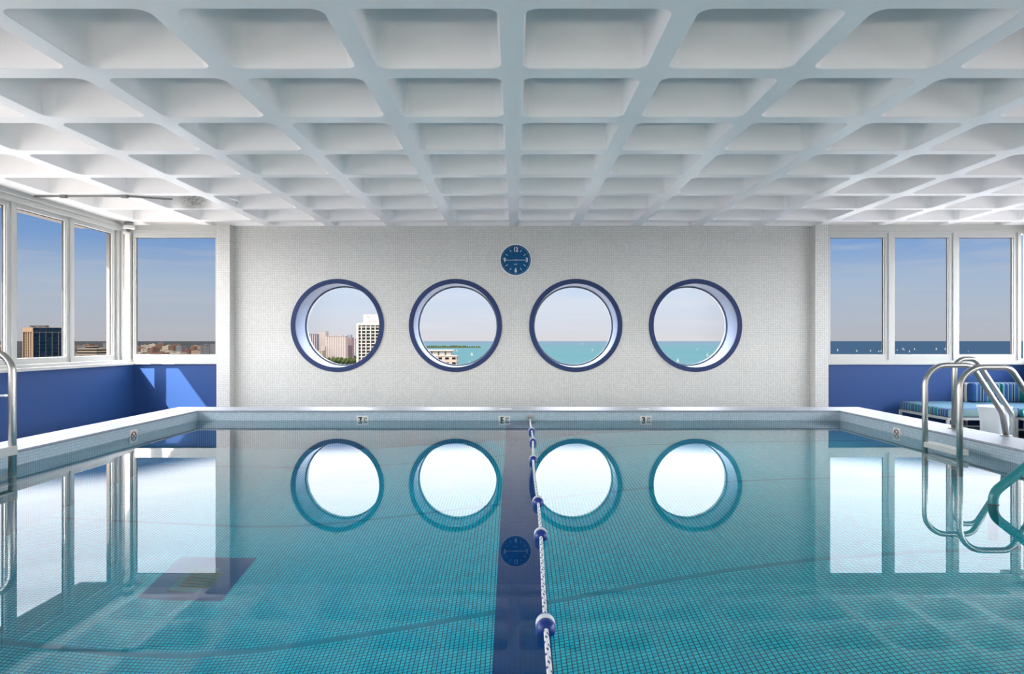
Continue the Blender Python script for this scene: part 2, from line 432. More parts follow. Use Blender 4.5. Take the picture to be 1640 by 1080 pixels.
# ---- end wall with four round openings
PORT_X = (-2.71, -.91, .924, 2.75); PORT_Z = 1.219; PR = .643; WT_D = .55
def holed_sheet(b, y, x0, x1, z0, z1, mi, seg=64):
    h = .80; zc0, zc1 = PORT_Z - h, PORT_Z + h
    xs = [x0] + [v for p in PORT_X for v in (p - h, p + h)] + [x1]
    def q(xa, xb, za, zb): b.add([(xa,y,za),(xb,y,za),(xb,y,zb),(xa,y,zb)], [(0,1,2,3)], mi)
    q(x0, x1, z0, zc0); q(x0, x1, zc1, z1)
    for i in range(0, len(xs), 2): q(xs[i], xs[i+1], zc0, zc1)
    for px in PORT_X:
        vs = []
        for i in range(seg):
            a = 2 * PI * (i + .5) / seg; c, s_ = math.cos(a), math.sin(a); vs.append((px + PR*c, y, PORT_Z + PR*s_))
        for i in range(seg):
            a = 2 * PI * (i + .5) / seg; c, s_ = math.cos(a), math.sin(a); t = h / max(abs(c), abs(s_)); vs.append((px + t*c, y, PORT_Z + t*s_))
        fs = [(i, (i+1) % seg, seg + (i+1) % seg, seg + i) for i in range(seg)]
        b.add(vs, fs, mi)
        for sx in (-1, 1):
            for sz in (-1, 1):   # small corner triangles
                a0 = [vs[seg + i] for i in range(seg) if abs(abs(vs[seg+i][0]-px) - h) < 1e-6 and (vs[seg+i][0]-px)*sx > 0 and (vs[seg+i][2]-PORT_Z)*sz > 0]
                a1 = [vs[seg + i] for i in range(seg) if abs(abs(vs[seg+i][2]-PORT_Z) - h) < 1e-6 and (vs[seg+i][0]-px)*sx > 0 and (vs[seg+i][2]-PORT_Z)*sz > 0]
                if a0 and a1:
                    p = max(a0, key=lambda v: abs(v[2]-PORT_Z)); r = max(a1, key=lambda v: abs(v[0]-px))
                    if (Vector(p) - Vector(r)).length > 1e-5: b.add([p, (px+sx*h, y, PORT_Z+sz*h), r], [(0,1,2)], mi)
b = MB()
WX0, WX1 = -4.50, 4.72
holed_sheet(b, YB, WX0, WX1, ZD, ZC + .25, 0)
holed_sheet(b, YB + WT_D + .06, WX0, WX1, ZD, ZC + .25, 0)
for x in (WX0, WX1): b.add([(x,YB,ZD),(x,YB+WT_D+.06,ZD),(x,YB+WT_D+.06,ZC+.25),(x,YB,ZC+.25)], [(0,1,2,3)], 1)
struct(b.build('wall_back', TILE('wall_tile')), 'pale mosaic-tiled end wall with four round windows')
# pilasters at both ends of it
for i, (x0, x1) in enumerate(((-4.49, -4.29), (4.51, 4.71))):
    p = MB(); p.tri_box((x0, YB - .15, ZD), (x1, YB + .1, ZC), 0)
    struct(p.build('trim_%d' % (i + 1), TILE('wall_tile')), 'narrow mosaic-tiled pilaster at the %s end of the end wall' % ('left', 'right')[i])
# crumbled plaster cap above the left pilaster
c = MB()
c.lathe([(.0, .03), (.06, .028), (.09, .012), (.10, 0)], 20, Matrix.Translation((-4.39, YB - .152, ZC - .02)) @ Matrix.Diagonal((1, .15, 1, 1)), caps=False)
# ---- round windows
def ring(b, r0, r1, y0, y1, mi=0, seg=72):
    vs = []
    for (r, y) in ((r0, y0), (r1, y0), (r1, y1), (r0, y1)):
        for i in range(seg):
            a = 2*PI*i/seg; vs.append((r*math.cos(a), y, r*math.sin(a)))
    fs = []
    for j in range(4):
        for i in range(seg):
            n = (i+1) % seg; fs.append((j*seg+i, j*seg+n, ((j+1)%4)*seg+n, ((j+1)%4)*seg+i))
    b.add(vs, fs, mi, False); return b
wn = 0
PV = ('leftmost round window, showing the white tower and distant high-rises', 'second round window from the left, showing the sand spit and lake',
      'third round window from the left, below and right of the clock', 'rightmost round window, showing open lake')
for i, px in enumerate(PORT_X):
    wn += 1
    e0 = empty('window_%d' % wn, (px, YB, PORT_Z)); struct(e0, PV[i])
    r = ring(MB(), PR - .004, PR + .067, -.018, .012).build('frame_ring', 'ring_blue', e0, bevel=.004); r['label'] = 'dark blue painted ring'
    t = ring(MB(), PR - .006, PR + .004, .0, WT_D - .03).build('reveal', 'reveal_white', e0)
    for pz in t.data.polygons: pz.use_smooth = False
    g = ring(MB(), PR - .03, PR, WT_D - .075, WT_D - .045); ring(g, PR - .022, PR, WT_D - .03, WT_D + .03)
    g.build('glazing_ring', 'glazing_grey', e0)
    s = MB(); s.lathe([(0, WT_D), (PR - .02, WT_D), (PR - .02, WT_D + .012), (0, WT_D + .012)], 48, Matrix.Rotation(-PI/2, 4, 'X'), smooth=False, caps=False)
    s.build('pane', 'glass_clear', e0)

# ---- rectangular windows (built facing -y in local space, width along x, outside at +y)
GZ0, GZ1 = .778, 2.545
def make_window(name, wd, glass, z0=.70, z1=2.62, post=True, label=None, st=.06, fixed=False):
    e0 = empty(name, (0, 0, 0)); struct(e0, label)
    f = MB(); h0, h1 = z0, z1; d0, d1 = 0.0, .055
    bt = GZ0 - z0; tp = z1 - GZ1
    f.box((0, d0, h0), (st, d1, h1)); f.box((wd - st, d0, h0), (wd, d1, h1))
    f.box((st, d0, h0), (wd - st, d1, h0 + bt)); f.box((st, d0, h1 - tp), (wd - st, d1, h1))
    # thin raised inner bead
    f.box((st, .012, h0 + bt), (st + .012, d1 - .005, h1 - tp)); f.box((wd - st - .012, .012, h0 + bt), (wd - st, d1 - .005, h1 - tp))
    f.build('frame', 'white_frame', e0, bevel=.003)
    g = MB(); x0, x1, a, c_ = st + .012, wd - st - .012, h0 + bt, h1 - tp
    for bb in (((x0, .036, a), (x0+.009, .05, c_)), ((x1-.009, .036, a), (x1, .05, c_)), ((x0, .036, c_-.009), (x1, .05, c_)), ((x0, .036, a), (x1, .05, a+.006))): g.box(*bb)
    g.build('gasket', 'gasket', e0)
    p = MB(); p.box((x0, .04, a), (x1, .048, c_)); p.build('pane', glass, e0)
    if post:
        q = MB(); q.box((wd - .004, -.02, h0), (wd + .044, .09, h1)); q.build('mullion', 'white_frame', e0, bevel=.003)
    return e0
def place(o, loc, rz): o.location = loc; o.rotation_euler = (0, 0, rz)
WP = 1.04
# left wall: local x runs towards +y, outside towards -x  => rotate +90 degrees
GX = XL - .06
o = make_window('window_5', WP - .04, 'glass_left', label='left side window nearest the corner'); place(o, (GX, 9.96 - WP + .04, 0), PI/2)
for ch in kids(o):
    if ch.name.startswith('mullion'): bpy.data.objects.remove(ch)
o2 = make_window('window_6', WP - .04, 'glass_left', label='second left side window from the corner'); place(o2, (GX, 9.96 - 2*WP + .04, 0), PI/2)
wn = 6
for i in range(2, 13):
    wn += 1; c2 = copy_tree(o2); c2.name = 'window_%d' % wn; place(c2, (GX, 9.96 - (i+1)*WP + .04, 0), PI/2)
    c2['label'] = 'left side window showing at the left edge of the frame' if i == 2 else 'left side window further back beside the camera'
# back left alcove: a single light between the corner post and the pilaster
wn += 1; o = make_window('window_%d' % wn, 1.30, 'glass_left', post=False, st=.035, label='wide fixed window in the left alcove'); place(o, (-5.78, YA - .03, 0), 0)
# back right alcove: three lights
wn += 1; r0 = make_window('window_%d' % wn, .93, 'glass_right', label='alcove window next to the right pilaster', st=.05); place(r0, (4.70, YA - .03, 0), 0)
for i in (1, 2):
    wn += 1; c2 = copy_tree(r0); c2.name = 'window_%d' % wn; place(c2, (4.70 + .974 * i, YA - .03, 0), 0)
    c2['label'] = ('', 'middle window of the three in the right alcove', 'alcove window in the right corner')[i]
# right wall
for i in range(13):
    wn += 1; c2 = copy_tree(o2); c2.name = 'window_%d' % wn; place(c2, (XR + .06, 9.96 - i*WP, 0), -PI/2)
    c2['label'] = 'right side window beyond the frame'
    for ch in kids(c2):
        if ch.name.startswith('pane'): ch.data = ch.data.copy(); ch.data.materials[0] = M['glass_right']

# ---- parapets, sills, heads, corner posts
def para(name, a, b, label):
    p = MB(); p.box(a, b); return struct(p.build(name, 'blue_panel'), label)
para('wall_left', (XL - .25, YR, ZD), (XL, YA, .625), 'blue panelled parapet under the left windows')
para('wall_alcove_left', (XL - .25, YA, ZD), (-4.49, YA + .25, .625), 'blue panel under the left alcove window, crossed by sunlight')
para('wall_alcove_right', (4.71, YA, ZD), (XR + .25, YA + .25, .625), 'blue panel under the right alcove windows')
para('wall_right', (XR, YR, ZD), (XR + .25, YA, .625), 'blue panelled parapet under the right windows')
tn = 2
def trim(boxes, label, bevel=.004, mat='white_frame'):
    global tn
    tn += 1; p = MB()
    for a, b in boxes: p.box(a, b)
    return struct(p.build('trim_%d' % tn, mat, bevel=bevel), label)
trim([((XL - .26, YR, .625), (XL + .035, YA + .02, .665)), ((XL - .26, YR, .66), (XL + .0, YA + .02, .705))], 'white sill under the left windows')
trim([((XL - .2, YA - .035, .632), (-4.49, YA + .26, .665)), ((XL - .2, YA - .03, .66), (-4.49, YA + .26, .705))], 'white sill under the left alcove window')
trim([((4.71, YA - .035, .625), (XR + .2, YA + .26, .665)), ((4.71, YA - .03, .66), (XR + .2, YA + .26, .705))], 'white sill under the right alcove windows')
trim([((XR - .035, YR, .625), (XR + .26, YA + .02, .665)), ((XR, YR, .66), (XR + .26, YA + .02, .705))], 'white sill under the right windows')
trim([((XL - .14, YR, 2.60), (XL - .005, YA, 2.66)), ((XL - .16, YR, 2.66), (XL + .02, YA, 2.685)), ((XL - .16, YR, 2.685), (XL + .0, YA, ZC+.01))], 'white head track over the left windows')
trim([((XL - .1, YA - .035, 2.60), (-4.49, YA + .1, ZC+.01)), ((XL - .1, YA - .05, 2.64), (-4.49, YA - .03, 2.66))], 'white head over the left alcove window')
trim([((4.71, YA - .035, 2.60), (XR + .1, YA + .1, ZC+.01)), ((4.71, YA - .05, 2.64), (XR + .1, YA - .03, 2.66))], 'white head over the right alcove windows')
trim([((XR + .005, YR, 2.60), (XR + .16, YA, ZC+.01)), ((XR - .02, YR, 2.66), (XR + .1, YA, 2.685))], 'white head track over the right windows')
def corner(x, s, label):      # grooved corner post
    bx = lambda d0, d1, y0, y1: ((min(x + s*d0, x + s*d1), y0, .70), (max(x + s*d0, x + s*d1), y1, 2.62))
    trim([bx(-.10, -.02, YA - .345, YA - .30), bx(-.06, .01, YA - .30, YA - .275), bx(-.09, -.01, YA - .07, YA - .03), bx(-.05, .02, YA - .03, YA + .02)], label, .006)
corner(XL, 1, 'grooved white corner post between the left side and alcove windows')
corner(XR, -1, 'grooved white corner post between the right side and alcove windows')

# ---- rear wall behind the camera
p = MB(); p.box((XL - .25, YR - .2, ZD), (XR + .25, YR, ZC + .5)); struct(p.build('wall_rear', 'white_paint'), 'white rear wall behind the camera')

# fill lights added on the rear wall, out of view, to wash the ceiling and the end wall
em, kk = newmat('fill_diffuser')
en = kk.n('ShaderNodeEmission'); en.inputs[0].default_value = (1, .91, .82, 1); en.inputs[1].default_value = 8.5
eo = kk.n('ShaderNodeOutputMaterial'); kk.l(en.outputs[0], eo.inputs[0])
for i, lx in enumerate((-3.9, -1.3, 1.3, 3.9)):
    e0 = empty('fill_lamp', (lx, YR, .18), label='added unseen fill light on the rear wall, number %s from the left window side' % ('one', 'two', 'three', 'four')[i], cat='lamp')
    hb = MB(); hb.box((-.64, 0, -.21), (.64, .14, -.195)); hb.box((-.64, 0, -.19), (.64, .012, .19)); hb.box((-.66, 0, -.21), (-.63, .22, .19)); hb.box((.63, 0, -.21), (.66, .22, .19)); hb.build('housing', 'white_frame', e0)
    db = MB(); db.box((-.62, .10, -.16), (.62, .12, .16), mat=Matrix.Rotation(math.radians(-28), 4, 'X')); db.build('fill_emitter', 'fill_diffuser', e0)

# ---- coffered ceiling
def ceiling():
    b = MB(); PXC = .925; X0 = -.02 - PXC/2; RW = .142
    fars = [10.31, 9.835, 8.965, 8.06, 7.15, 6.235, 5.305, 4.362]
    nears = [9.965] + [v - .787 for v in fars[1:]]
    while fars[-1] > YR + .9: fars.append(fars[-1] - .931); nears.append(fars[-1] - .787)
    xs = []; kx = -6
    while True:
        xc = X0 + PXC * kx; kx += 1
        if xc - PXC/2 < XL: continue
        if xc + PXC/2 > XR: break
        xs.append(xc)
    yb = [YB + .02] + [(nears[i] + fars[i+1]) / 2 for i in range(len(fars) - 1)] + [YR]
    # fill strips at the long sides
    for xa, xb_ in ((XL - .02, xs[0] - PXC/2), (xs[-1] + PXC/2, XR + .02)):
        b.add([(xa, YR, ZC), (xb_, YR, ZC), (xb_, YB+.02, ZC), (xa, YB+.02, ZC)], [(0,3,2,1)])
    def rr(xc, yc, hx, hy, r, n=6):
        pts = []
        r = min(r, hx * .9, hy * .9)
        for cx, cy, a0 in ((hx-r, hy-r, 0), (-hx+r, hy-r, PI/2), (-hx+r, -hy+r, PI), (hx-r, -hy+r, 1.5*PI)):
            for i in range(n + 1):
                a = a0 + PI/2*i/n; pts.append((xc + cx + r*math.cos(a), yc + cy + r*math.sin(a)))
        return pts
    for j in range(len(fars)):
        y1, y0 = fars[j], nears[j]; yc, hy = (y0+y1)/2, (y1-y0)/2
        for xc in xs:
            hx = (PXC - RW) / 2
            outer = rr(xc, yc, hx, hy, .075); n = len(outer)
            # cell border polygon points matched to the ring
            ex0, ex1, ey0, ey1 = xc - PXC/2, xc + PXC/2, yb[j+1], yb[j]
            sq = []
            for (x, y) in outer:
                dx, dy = (x - xc)/hx, (y - yc)/hy; mx = max(abs(dx), abs(dy)); dx, dy = dx/mx, dy/mx
                sq.append((xc + dx*(ex1-xc), yc + (dy*(ey1-yc) if dy > 0 else dy*(yc-ey0))))
            loops = [[(x, y, ZC) for x, y in sq]]
            loops.append([(x, y, ZC) for x, y in rr(xc, yc, hx + .004, hy + .004, .079)])
            for dz, ins, r in ((.003, .001, .077), (.010, -.003, .075), (.39, -.030, .10), (.445, -.05, .12), (.47, -.10, .14)):
                loops.append([(x, y, ZC + dz) for x, y in rr(xc, yc, hx + ins, hy + ins, r)])
            vs = [p for L in loops for p in L]; fs = []; sm = []
            for q in range(len(loops) - 1):
                for i in range(n):
                    m = (i+1) % n; fs.append((q*n+i, (q+1)*n+i, (q+1)*n+m, q*n+m))
            b.add(vs, fs[:n], 0, False); o_ = len(b.v) - len(vs)
            for ff in fs[n:]: b.f.append([o_ + i for i in ff]); b.m.append(0); b.sm.append(True)
            b.f.append([o_ + (len(loops)-1)*n + i for i in range(n)]); b.m.append(0); b.sm.append(True)
            # exact corners of the cell
            for cx, cy in ((ex0,ey0),(ex0,ey1),(ex1,ey0),(ex1,ey1)):
                near = sorted(sq, key=lambda p_: (p_[0]-cx)**2 + (p_[1]-cy)**2)[:2]
                if abs(near[0][0]-cx) + abs(near[0][1]-cy) > 1e-4:
                    b.add([(near[0][0], near[0][1], ZC), (cx, cy, ZC), (near[1][0], near[1][1], ZC)], [(0,1,2)])
    o = b.build('ceiling', 'ceiling_paint'); return struct(o, 'white painted coffered waffle ceiling with deep rounded coffers')
ceiling()
# roof slab and overhanging eaves outside the glass
p = MB(); p.box((-6.64, YR - .3, 3.3), (8.6, YB + .7, 3.5)); struct(p.build('roof', 'outside_stone'), 'roof slab over the ceiling')
p = MB(); p.box((-6.64, YR - .3, 2.70), (XL - .17, YA + .10, 3.31)); struct(p.build('eave_left', 'outside_stone'), 'sunlit stone eave outside the left windows')
p = MB(); p.box((XR + .17, YR - .3, 2.74), (8.6, YB + .7, 3.31)); struct(p.build('eave_right', 'outside_stone'), 'stone eave outside the right windows')
p = MB(); p.box((XL - .44, YA + .06, -3), (XL - .17, YA + .35, 3.31)); struct(p.build('pier_left', 'outside_stone'), 'pale stone pier outside the left corner')

# ---- pool basin
b = MB()
prof = [(PX0, -2.14), (-2.3, -2.13), (-1.9, -2.09), (-1.45, -1.97), (1.2, -1.05), (1.7, -.92), (2.3, -.84), (PX1, -.78)]
for (xa, za), (xb_, zb) in zip(prof, prof[1:]):
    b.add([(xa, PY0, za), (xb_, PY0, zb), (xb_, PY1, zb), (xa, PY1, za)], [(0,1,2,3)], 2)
for y in (PY0, PY1):
    vs = [(x, y, z) for x, z in prof] + [(PX1, y, -.02), (PX0, y, -.02)]
    b.add(vs, [tuple(range(len(vs)))], 0)
    b.add([(PX0, y, -.02), (PX1, y, -.02), (PX1, y, .108), (PX0, y, .108)], [(0,1,2,3)], 3)
for x, z in (prof[0], prof[-1]):
    b.add([(x, PY0, z), (x, PY1, z), (x, PY1, -.02), (x, PY0, -.02)], [(0,1,2,3)], 1)
    b.add([(x, PY0, -.02), (x, PY1, -.02), (x, PY1, .108), (x, PY0, .108)], [(0,1,2,3)], 4)
# outer faces of the raised kerb and the closed underside
a_ = .425
X0o, X1o, Y0o, Y1o = PX0 - a_, PX1 + a_, PY0 - a_, PY1 + a_
for y in (Y0o, Y1o): b.add([(X0o, y, -2.4), (X1o, y, -2.4), (X1o, y, .108), (X0o, y, .108)], [(0,1,2,3)], 3)
for x in (X0o, X1o): b.add([(x, Y0o, -2.4), (x, Y1o, -2.4), (x, Y1o, .108), (x, Y0o, .108)], [(0,1,2,3)], 4)
b.add([(X0o, Y0o, -2.4), (X1o, Y0o, -2.4), (X1o, Y1o, -2.4), (X0o, Y1o, -2.4)], [(0,1,2,3)], 2)
for (xa, ya, xb_, yb_) in ((X0o, Y0o, PX0, Y1o), (PX1, Y0o, X1o, Y1o), (PX0, Y0o, PX1, PY0), (PX0, PY1, PX1, Y1o)):
    b.add([(xa, ya, .108), (xb_, ya, .108), (xb_, yb_, .108), (xa, yb_, .108)], [(0,1,2,3)], 2)
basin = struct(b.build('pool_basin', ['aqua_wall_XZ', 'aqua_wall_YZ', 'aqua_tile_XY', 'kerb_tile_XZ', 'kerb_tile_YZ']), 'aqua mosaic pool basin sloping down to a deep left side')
def floor_z(x):
    for (xa, za), (xb_, zb) in zip(prof, prof[1:]):
        if x <= xb_: return za + (zb - za) * (x - xa) / (xb_ - xa)
    return -.78
def strip(b, x0, x1, y0, y1, lift=.003, mi=0):
    xs = sorted({x0, x1} | {p[0] for p in prof if x0 < p[0] < x1})
    for xa, xb_ in zip(xs, xs[1:]):
        b.add([(xa, y0, floor_z(xa)+lift), (xb_, y0, floor_z(xb_)+lift), (xb_, y1, floor_z(xb_)+lift), (xa, y1, floor_z(xa)+lift)], [(0,1,2,3)], mi)
b = MB(); strip(b, -.115, .188, PY0, PY1, .004)
b.add([(-.115, PY1-.003, floor_z(0)), (.188, PY1-.003, floor_z(0)), (.188, PY1-.003, -.03), (-.115, PY1-.003, -.03)], [(0,1,2,3)], 1)
b.build('lane_stripe', ['navy_tile_XY', 'navy_tile_XZ'], basin)['label'] = 'navy tiled lane stripe'
for y in (3.93, 5.70, 7.5):
    b = MB(); strip(b, PX0, PX1, y - .022, y + .022, .003); b.build('slope_line', 'line_teal' if 'line_teal' in M else plain('line_teal', (.02, .36, .46), .5).name, basin)
b = MB(); strip(b, -2.50, -1.94, 4.50, 5.11, .004); b.build('drain_surround', 'navy_tile_XY', basin)['label'] = 'navy tiled square round the drain'
b = MB(); b.box((-2.35, 4.60, -2.125), (-2.03, 4.94, -2.11)); dr = b.build('drain_grate', plain('drain_pale', (.05, .26, .30), .5).name, basin); dr['label'] = 'pale square drain frame'
b = MB()
for i in range(6): b.box((-2.30, 4.66 + i*.04, -2.112), (-2.08, 4.68 + i*.04, -2.104))
b.build('drain_bar', 'drain_yellow', dr)['label'] = 'yellowish drain bars'

# coping slab
b = MB(); e_ = .012
for a, c_ in (((ox0, oy0, .108), (PX0 + e_, oy1, .123)), ((PX1 - e_, oy0, .108), (ox1, oy1, .123)), ((PX0 + e_, oy0, .108), (PX1 - e_, PY0 + e_, .123)), ((PX0 + e_, PY1 - e_, .108), (PX1 - e_, oy1, .123))):
    b.tri_box(a, c_, 0)
struct(b.build('pool_coping', TILE('coping_tile')), 'pale mosaic coping slab on top of the raised pool kerb')
# dark line under the nosing
b = MB()
for a, c_ in (((PX0 - .002, PY0, .100), (PX0 + .004, PY1, .108)), ((PX1 - .004, PY0, .100), (PX1 + .002, PY1, .108)), ((PX0, PY1 - .004, .100), (PX1, PY1 + .002, .108))): b.box(a, c_)
b.build('nosing_line', 'glazing_grey', basin)['label'] = 'dark line under the coping'
# water
b = MB(); sec = [(x + (-.02 if i == 0 else .02 if i == len(prof) - 1 else 0), z - .02) for i, (x, z) in enumerate(prof)]
sec += [(PX1 + .02, 0), (PX0 - .02, 0)]; ns = len(sec)
b.add([(x, y, z) for y in (PY0 - .02, PY1 + .02) for x, z in sec], [tuple(range(ns)), tuple(range(2*ns - 1, ns - 1, -1))] + [(i, (i+1) % ns, ns + (i+1) % ns, ns + i) for i in range(ns)])
wt = b.build('pool_water', 'water'); tag(wt, 'still clear turquoise water filling the raised pool', 'water', kind='stuff')

# ------------------------------------------------------------------ lane rope with floats
root = empty('lane_rope', (.19, 8.40, .02), label='blue and white lane rope with floats stretched across the pool water', cat='lane rope')
def RP(y): # rope x for a given distance
    t = (8.40 - y) / (8.40 - 1.2); return .19 - .095 * t + .006 * math.sin(y * 2.1)
b = MB(); pts = []
y = 8.40
while y > 1.2: pts.append((RP(y) - .19, y - 8.40, .004 * math.sin(y * 3.0))); y -= .06
b.tube(pts, .0085, 10); b.build('rope', 'rope', root)['label'] = 'white rope flecked with blue'
for y in (7.31, 6.54, 5.54, 4.08, 3.386, 2.304):
    mt = Matrix.Translation((RP(y) - .19, y - 8.40, -.004)) @ Matrix.Rotation(PI/2, 4, 'X')      # local z points to the camera
    b = MB(); b.lathe([(.0, .044), (.012, .0435), (.023, .039), (.030, .030), (.0328, .018), (.0335, .004), (.0325, 0)], 28, mt, caps=False)
    fl = b.build('float', 'float_blue', root); fl['label'] = 'blue float end'
    b = MB(); b.lathe([(.0325, .000), (.0337, -.002), (.0337, -.032), (.0325, -.034)], 28, mt, caps=False); b.build('float_band', 'float_white', fl)['label'] = 'white float band'
    b = MB(); b.lathe([(.0325, -.034), (.0328, -.036), (.0318, -.040), (.0326, -.043), (.030, -.052), (.020, -.058), (0, -.060)], 28, mt, caps=False); b.build('float_rim', 'float_rim', fl)['label'] = 'ribbed pale blue float rim'
b = MB(); b.box((-.055, .012, .015), (.055, .03, .045)); b.tube([( -.025, .02, .02), (-.03, -.03, .0), (0, -.06, -.005), (.03, -.03, .0), (.025, .02, .02)], .006, 8)
b.cyl((0, -.05, -.003), (.01, -.14, -.004), .007, 8); b.build('anchor', 'steel', root)['label'] = 'metal anchor and eye on the pool wall'

# ------------------------------------------------------------------ depth marker tiles
for px, num, lab in ((-1.89, '7', 'leftmost depth marker tile, its numeral a seven, at the far waterline'), (-.135, '5', 'middle depth marker tile, its numeral a five, just left of the rope anchor'), (1.618, '3', 'rightmost depth marker tile, its numeral a three, right of the rope')):
    e0 = empty('depth_marker', (px, PY1, 0), label=lab, cat='sign')
    b = MB(); b.box((-.071, -.006, -.055), (.071, .002, .055)); b.build('plate', 'sign_white', e0, bevel=.002)
    text('numeral', num, .094, 'black', e0, (-.028, -.0075, .001), bold=.0045, sx=1.0)
    text('unit_letters', 'FT', .080, 'black', e0, (.037, -.0075, .001), bold=.001, sx=.50)
# plates on top of the far coping
for px, lab in ((-1.88, 'leftmost pale plate set flat in the far coping'), (-.12, 'middle pale plate set flat in the far coping, left of the rope anchor'), (1.62, 'rightmost pale plate set flat in the far coping, right of the rope')):
    b = MB(); b.box((px - .075, 8.52, .123), (px + .075, 8.66, .1255)); tag(b.build('coping_plate', 'sign_white', bevel=.001), lab, 'sign')
# no-diving signs on both long kerbs
for x, y, rz, lab in ((PX0, 7.02, PI/2, 'no diving sign on the left kerb at the waterline'), (PX1, 7.18, -PI/2, 'no diving sign on the right kerb at the waterline')):
    e0 = empty('no_diving_sign', (x, y, 0), rz, label=lab, cat='sign')
    b = MB(); b.box((-.068, -.006, -.068), (.068, .002, .068)); b.build('plate', 'sign_white', e0, bevel=.002)
    b = MB(); ring(b, .040, .050, -.009, -.006, seg=40)
    b.box((-.045, -.0095, -.0045), (.045, -.006, .0045), mat=Matrix.Rotation(PI/4, 4, 'Y')); b.build('prohibition_ring', 'sign_red', e0)
    b = MB(); b.box((-.016, -.0085, -.006), (.018, -.006, .004), mat=Matrix.Rotation(-PI/5, 4, 'Y')); b.lathe([(0, 0), (.007, 0), (.007, .002), (0, .002)], 16, Matrix.Translation((.021, -.0085, .018)) @ Matrix.Rotation(PI/2, 4, 'X'), caps=False)
    b.box((-.028, -.0085, -.030), (-.004, -.006, -.023), mat=Matrix.Rotation(-PI/3.2, 4, 'Y')); b.build('diver_figure', 'black', e0)

# ------------------------------------------------------------------ pool ladders and rails
def T(b, pts, rad, r=.0245): return b.tube(fillet(pts, rad, 8), r, 18)
# right ladder
lad = empty('pool_ladder', (3.71, 5.92, 0), label='stainless steel pool ladder at the right side of the pool', cat='ladder')
for yy in (6.16 - 5.92, 5.68 - 5.92):
    b = MB(); T(b, [(0, yy, -.80), (0, yy, .765), (.42, yy, .765), (.70, yy, .33), (.735, yy, .123)], [.19, .12, .10]); rl = b.build('rail', 'steel', lad)
    b = MB(); b.lathe([(.045, 0), (.045, .008), (.03, .014)], 24, Matrix.Translation((.735, yy, .123))); b.build('flange', 'steel', rl)
for z in (.05, -.25, -.55):
    b = MB(); b.box((-.02, -.24, z - .022), (.075, .24, z + .022)); 
    for q in range(5): b.box((-.012 + q*.018, -.235, z + .022), (-.004 + q*.018, .235, z + .025))
    b.build('tread', 'white_frame' if z > 0 else 'steel', lad, bevel=.005)
# rail from the coping down to the deck beyond the ladder
hr = empty('deck_handrail', (4.30, 6.67, .123), label='single steel grab rail rising from the right coping behind the ladder', cat='handrail')
b = MB(); T(b, [(0, 0, 0), (.01, 0, .685), (.21, 0, .685), (.57, 0, .14), (.60, 0, ZD - .123)], [.10, .10, .12], .024); b.build('rail', 'steel', hr)
b = MB(); b.lathe([(.05, 0), (.05, .006), (.03, .016)], 24); b.build('flange', 'steel', hr)
b = MB(); b.lathe([(.05, 0), (.05, .006), (.03, .016)], 24, Matrix.Translation((.60, 0, ZD - .123))); b.build('flange', 'steel', hr)
# left ladder
l2 = empty('pool_ladder', (-3.76, 4.85, 0), label='tall steel pool ladder at the left edge of the picture', cat='ladder')
for yy in (.24, -.24):
    b = MB(); T(b, [(0, yy, -1.0), (0, yy, .905), (-.40, yy, .905), (-.56, yy, .50), (-.58, yy, .123)], [.16, .12, .12], .0265); rl = b.build('rail', 'steel', l2)
    b = MB(); b.lathe([(.045, 0), (.045, .008), (.03, .014)], 24, Matrix.Translation((-.58, yy, .123))); b.build('flange', 'steel', rl)
for z in (.168, -.13, -.43, -.73):
    b = MB(); b.box((-.05, -.24, z - .035), (.03, .255, z + .035)); b.build('tread', 'white_frame' if z > 0 else 'steel', l2, bevel=.005)
# teal covered grab rail entering the water at the right foreground
gr = empty('grab_rail', (2.88, 4.10, 0), label='teal vinyl-covered grab rail dipping into the water at right foreground', cat='handrail')
b = MB(); T(b, [(0, 0, -.87), (0, 0, .07), (.62, 0, .56), (1.38, 0, .62), (1.42, 0, .123)], [.10, .20, .20], .0275); b.build('rail', 'teal_vinyl', gr)
b = MB(); b.lathe([(.031, -.004), (.031, .006)], 20); b.build('collar', 'dark_plastic', gr)

# ------------------------------------------------------------------ wall clock
ck = empty('wall_clock', (.009, YB, 2.215), label='round blue wall clock with white rim above the round windows', cat='clock')
RX = Matrix.Rotation(PI/2, 4, 'X')
b = MB(); b.lathe([(.236, 0), (.243, .012), (.243, .034), (.236, .040), (.229, .036), (.229, .022)], 64, RX, caps=False); b.build('rim', 'clock_white', ck)['label'] = 'white rim'
b = MB(); b.lathe([(0, .018), (.232, .018), (.232, .0)], 64, RX, smooth=False, caps=False); b.build('dial', 'clock_blue', ck)['label'] = 'blue dial'
for s, x, z in (('12', 0, .158), ('3', .168, .0), ('6', 0, -.158), ('9', -.168, .0)):
    text('numeral', s, .092, 'clock_white', ck, (x, -.0195, z), bold=.0022, sx=.82)
b = MB()
for i in range(60):
    mt = Matrix.Rotation(PI/30 * i, 4, 'Y')
    b.box((-.003 if i % 5 == 0 else -.0013, -.0198, .205), (.003 if i % 5 == 0 else .0013, -.018, .213), mat=mt)
tag(b.build('minute_track', 'clock_white', ck), kind='stuff')
for i in (1, 2, 4, 5, 7, 8, 10, 11):
    b = MB(); b.box((-.0035, -.020, .140), (.0035, -.018, .176), mat=Matrix.Rotation(PI/6 * i, 4, 'Y')); b.build('hour_mark', 'clock_white', ck)
b = MB(); b.box((-.004, -.024, -.012), (.004, -.0225, .150), mat=Matrix.Rotation(PI/2, 4, 'Y')); b.build('hour_hand', 'clock_white', ck)
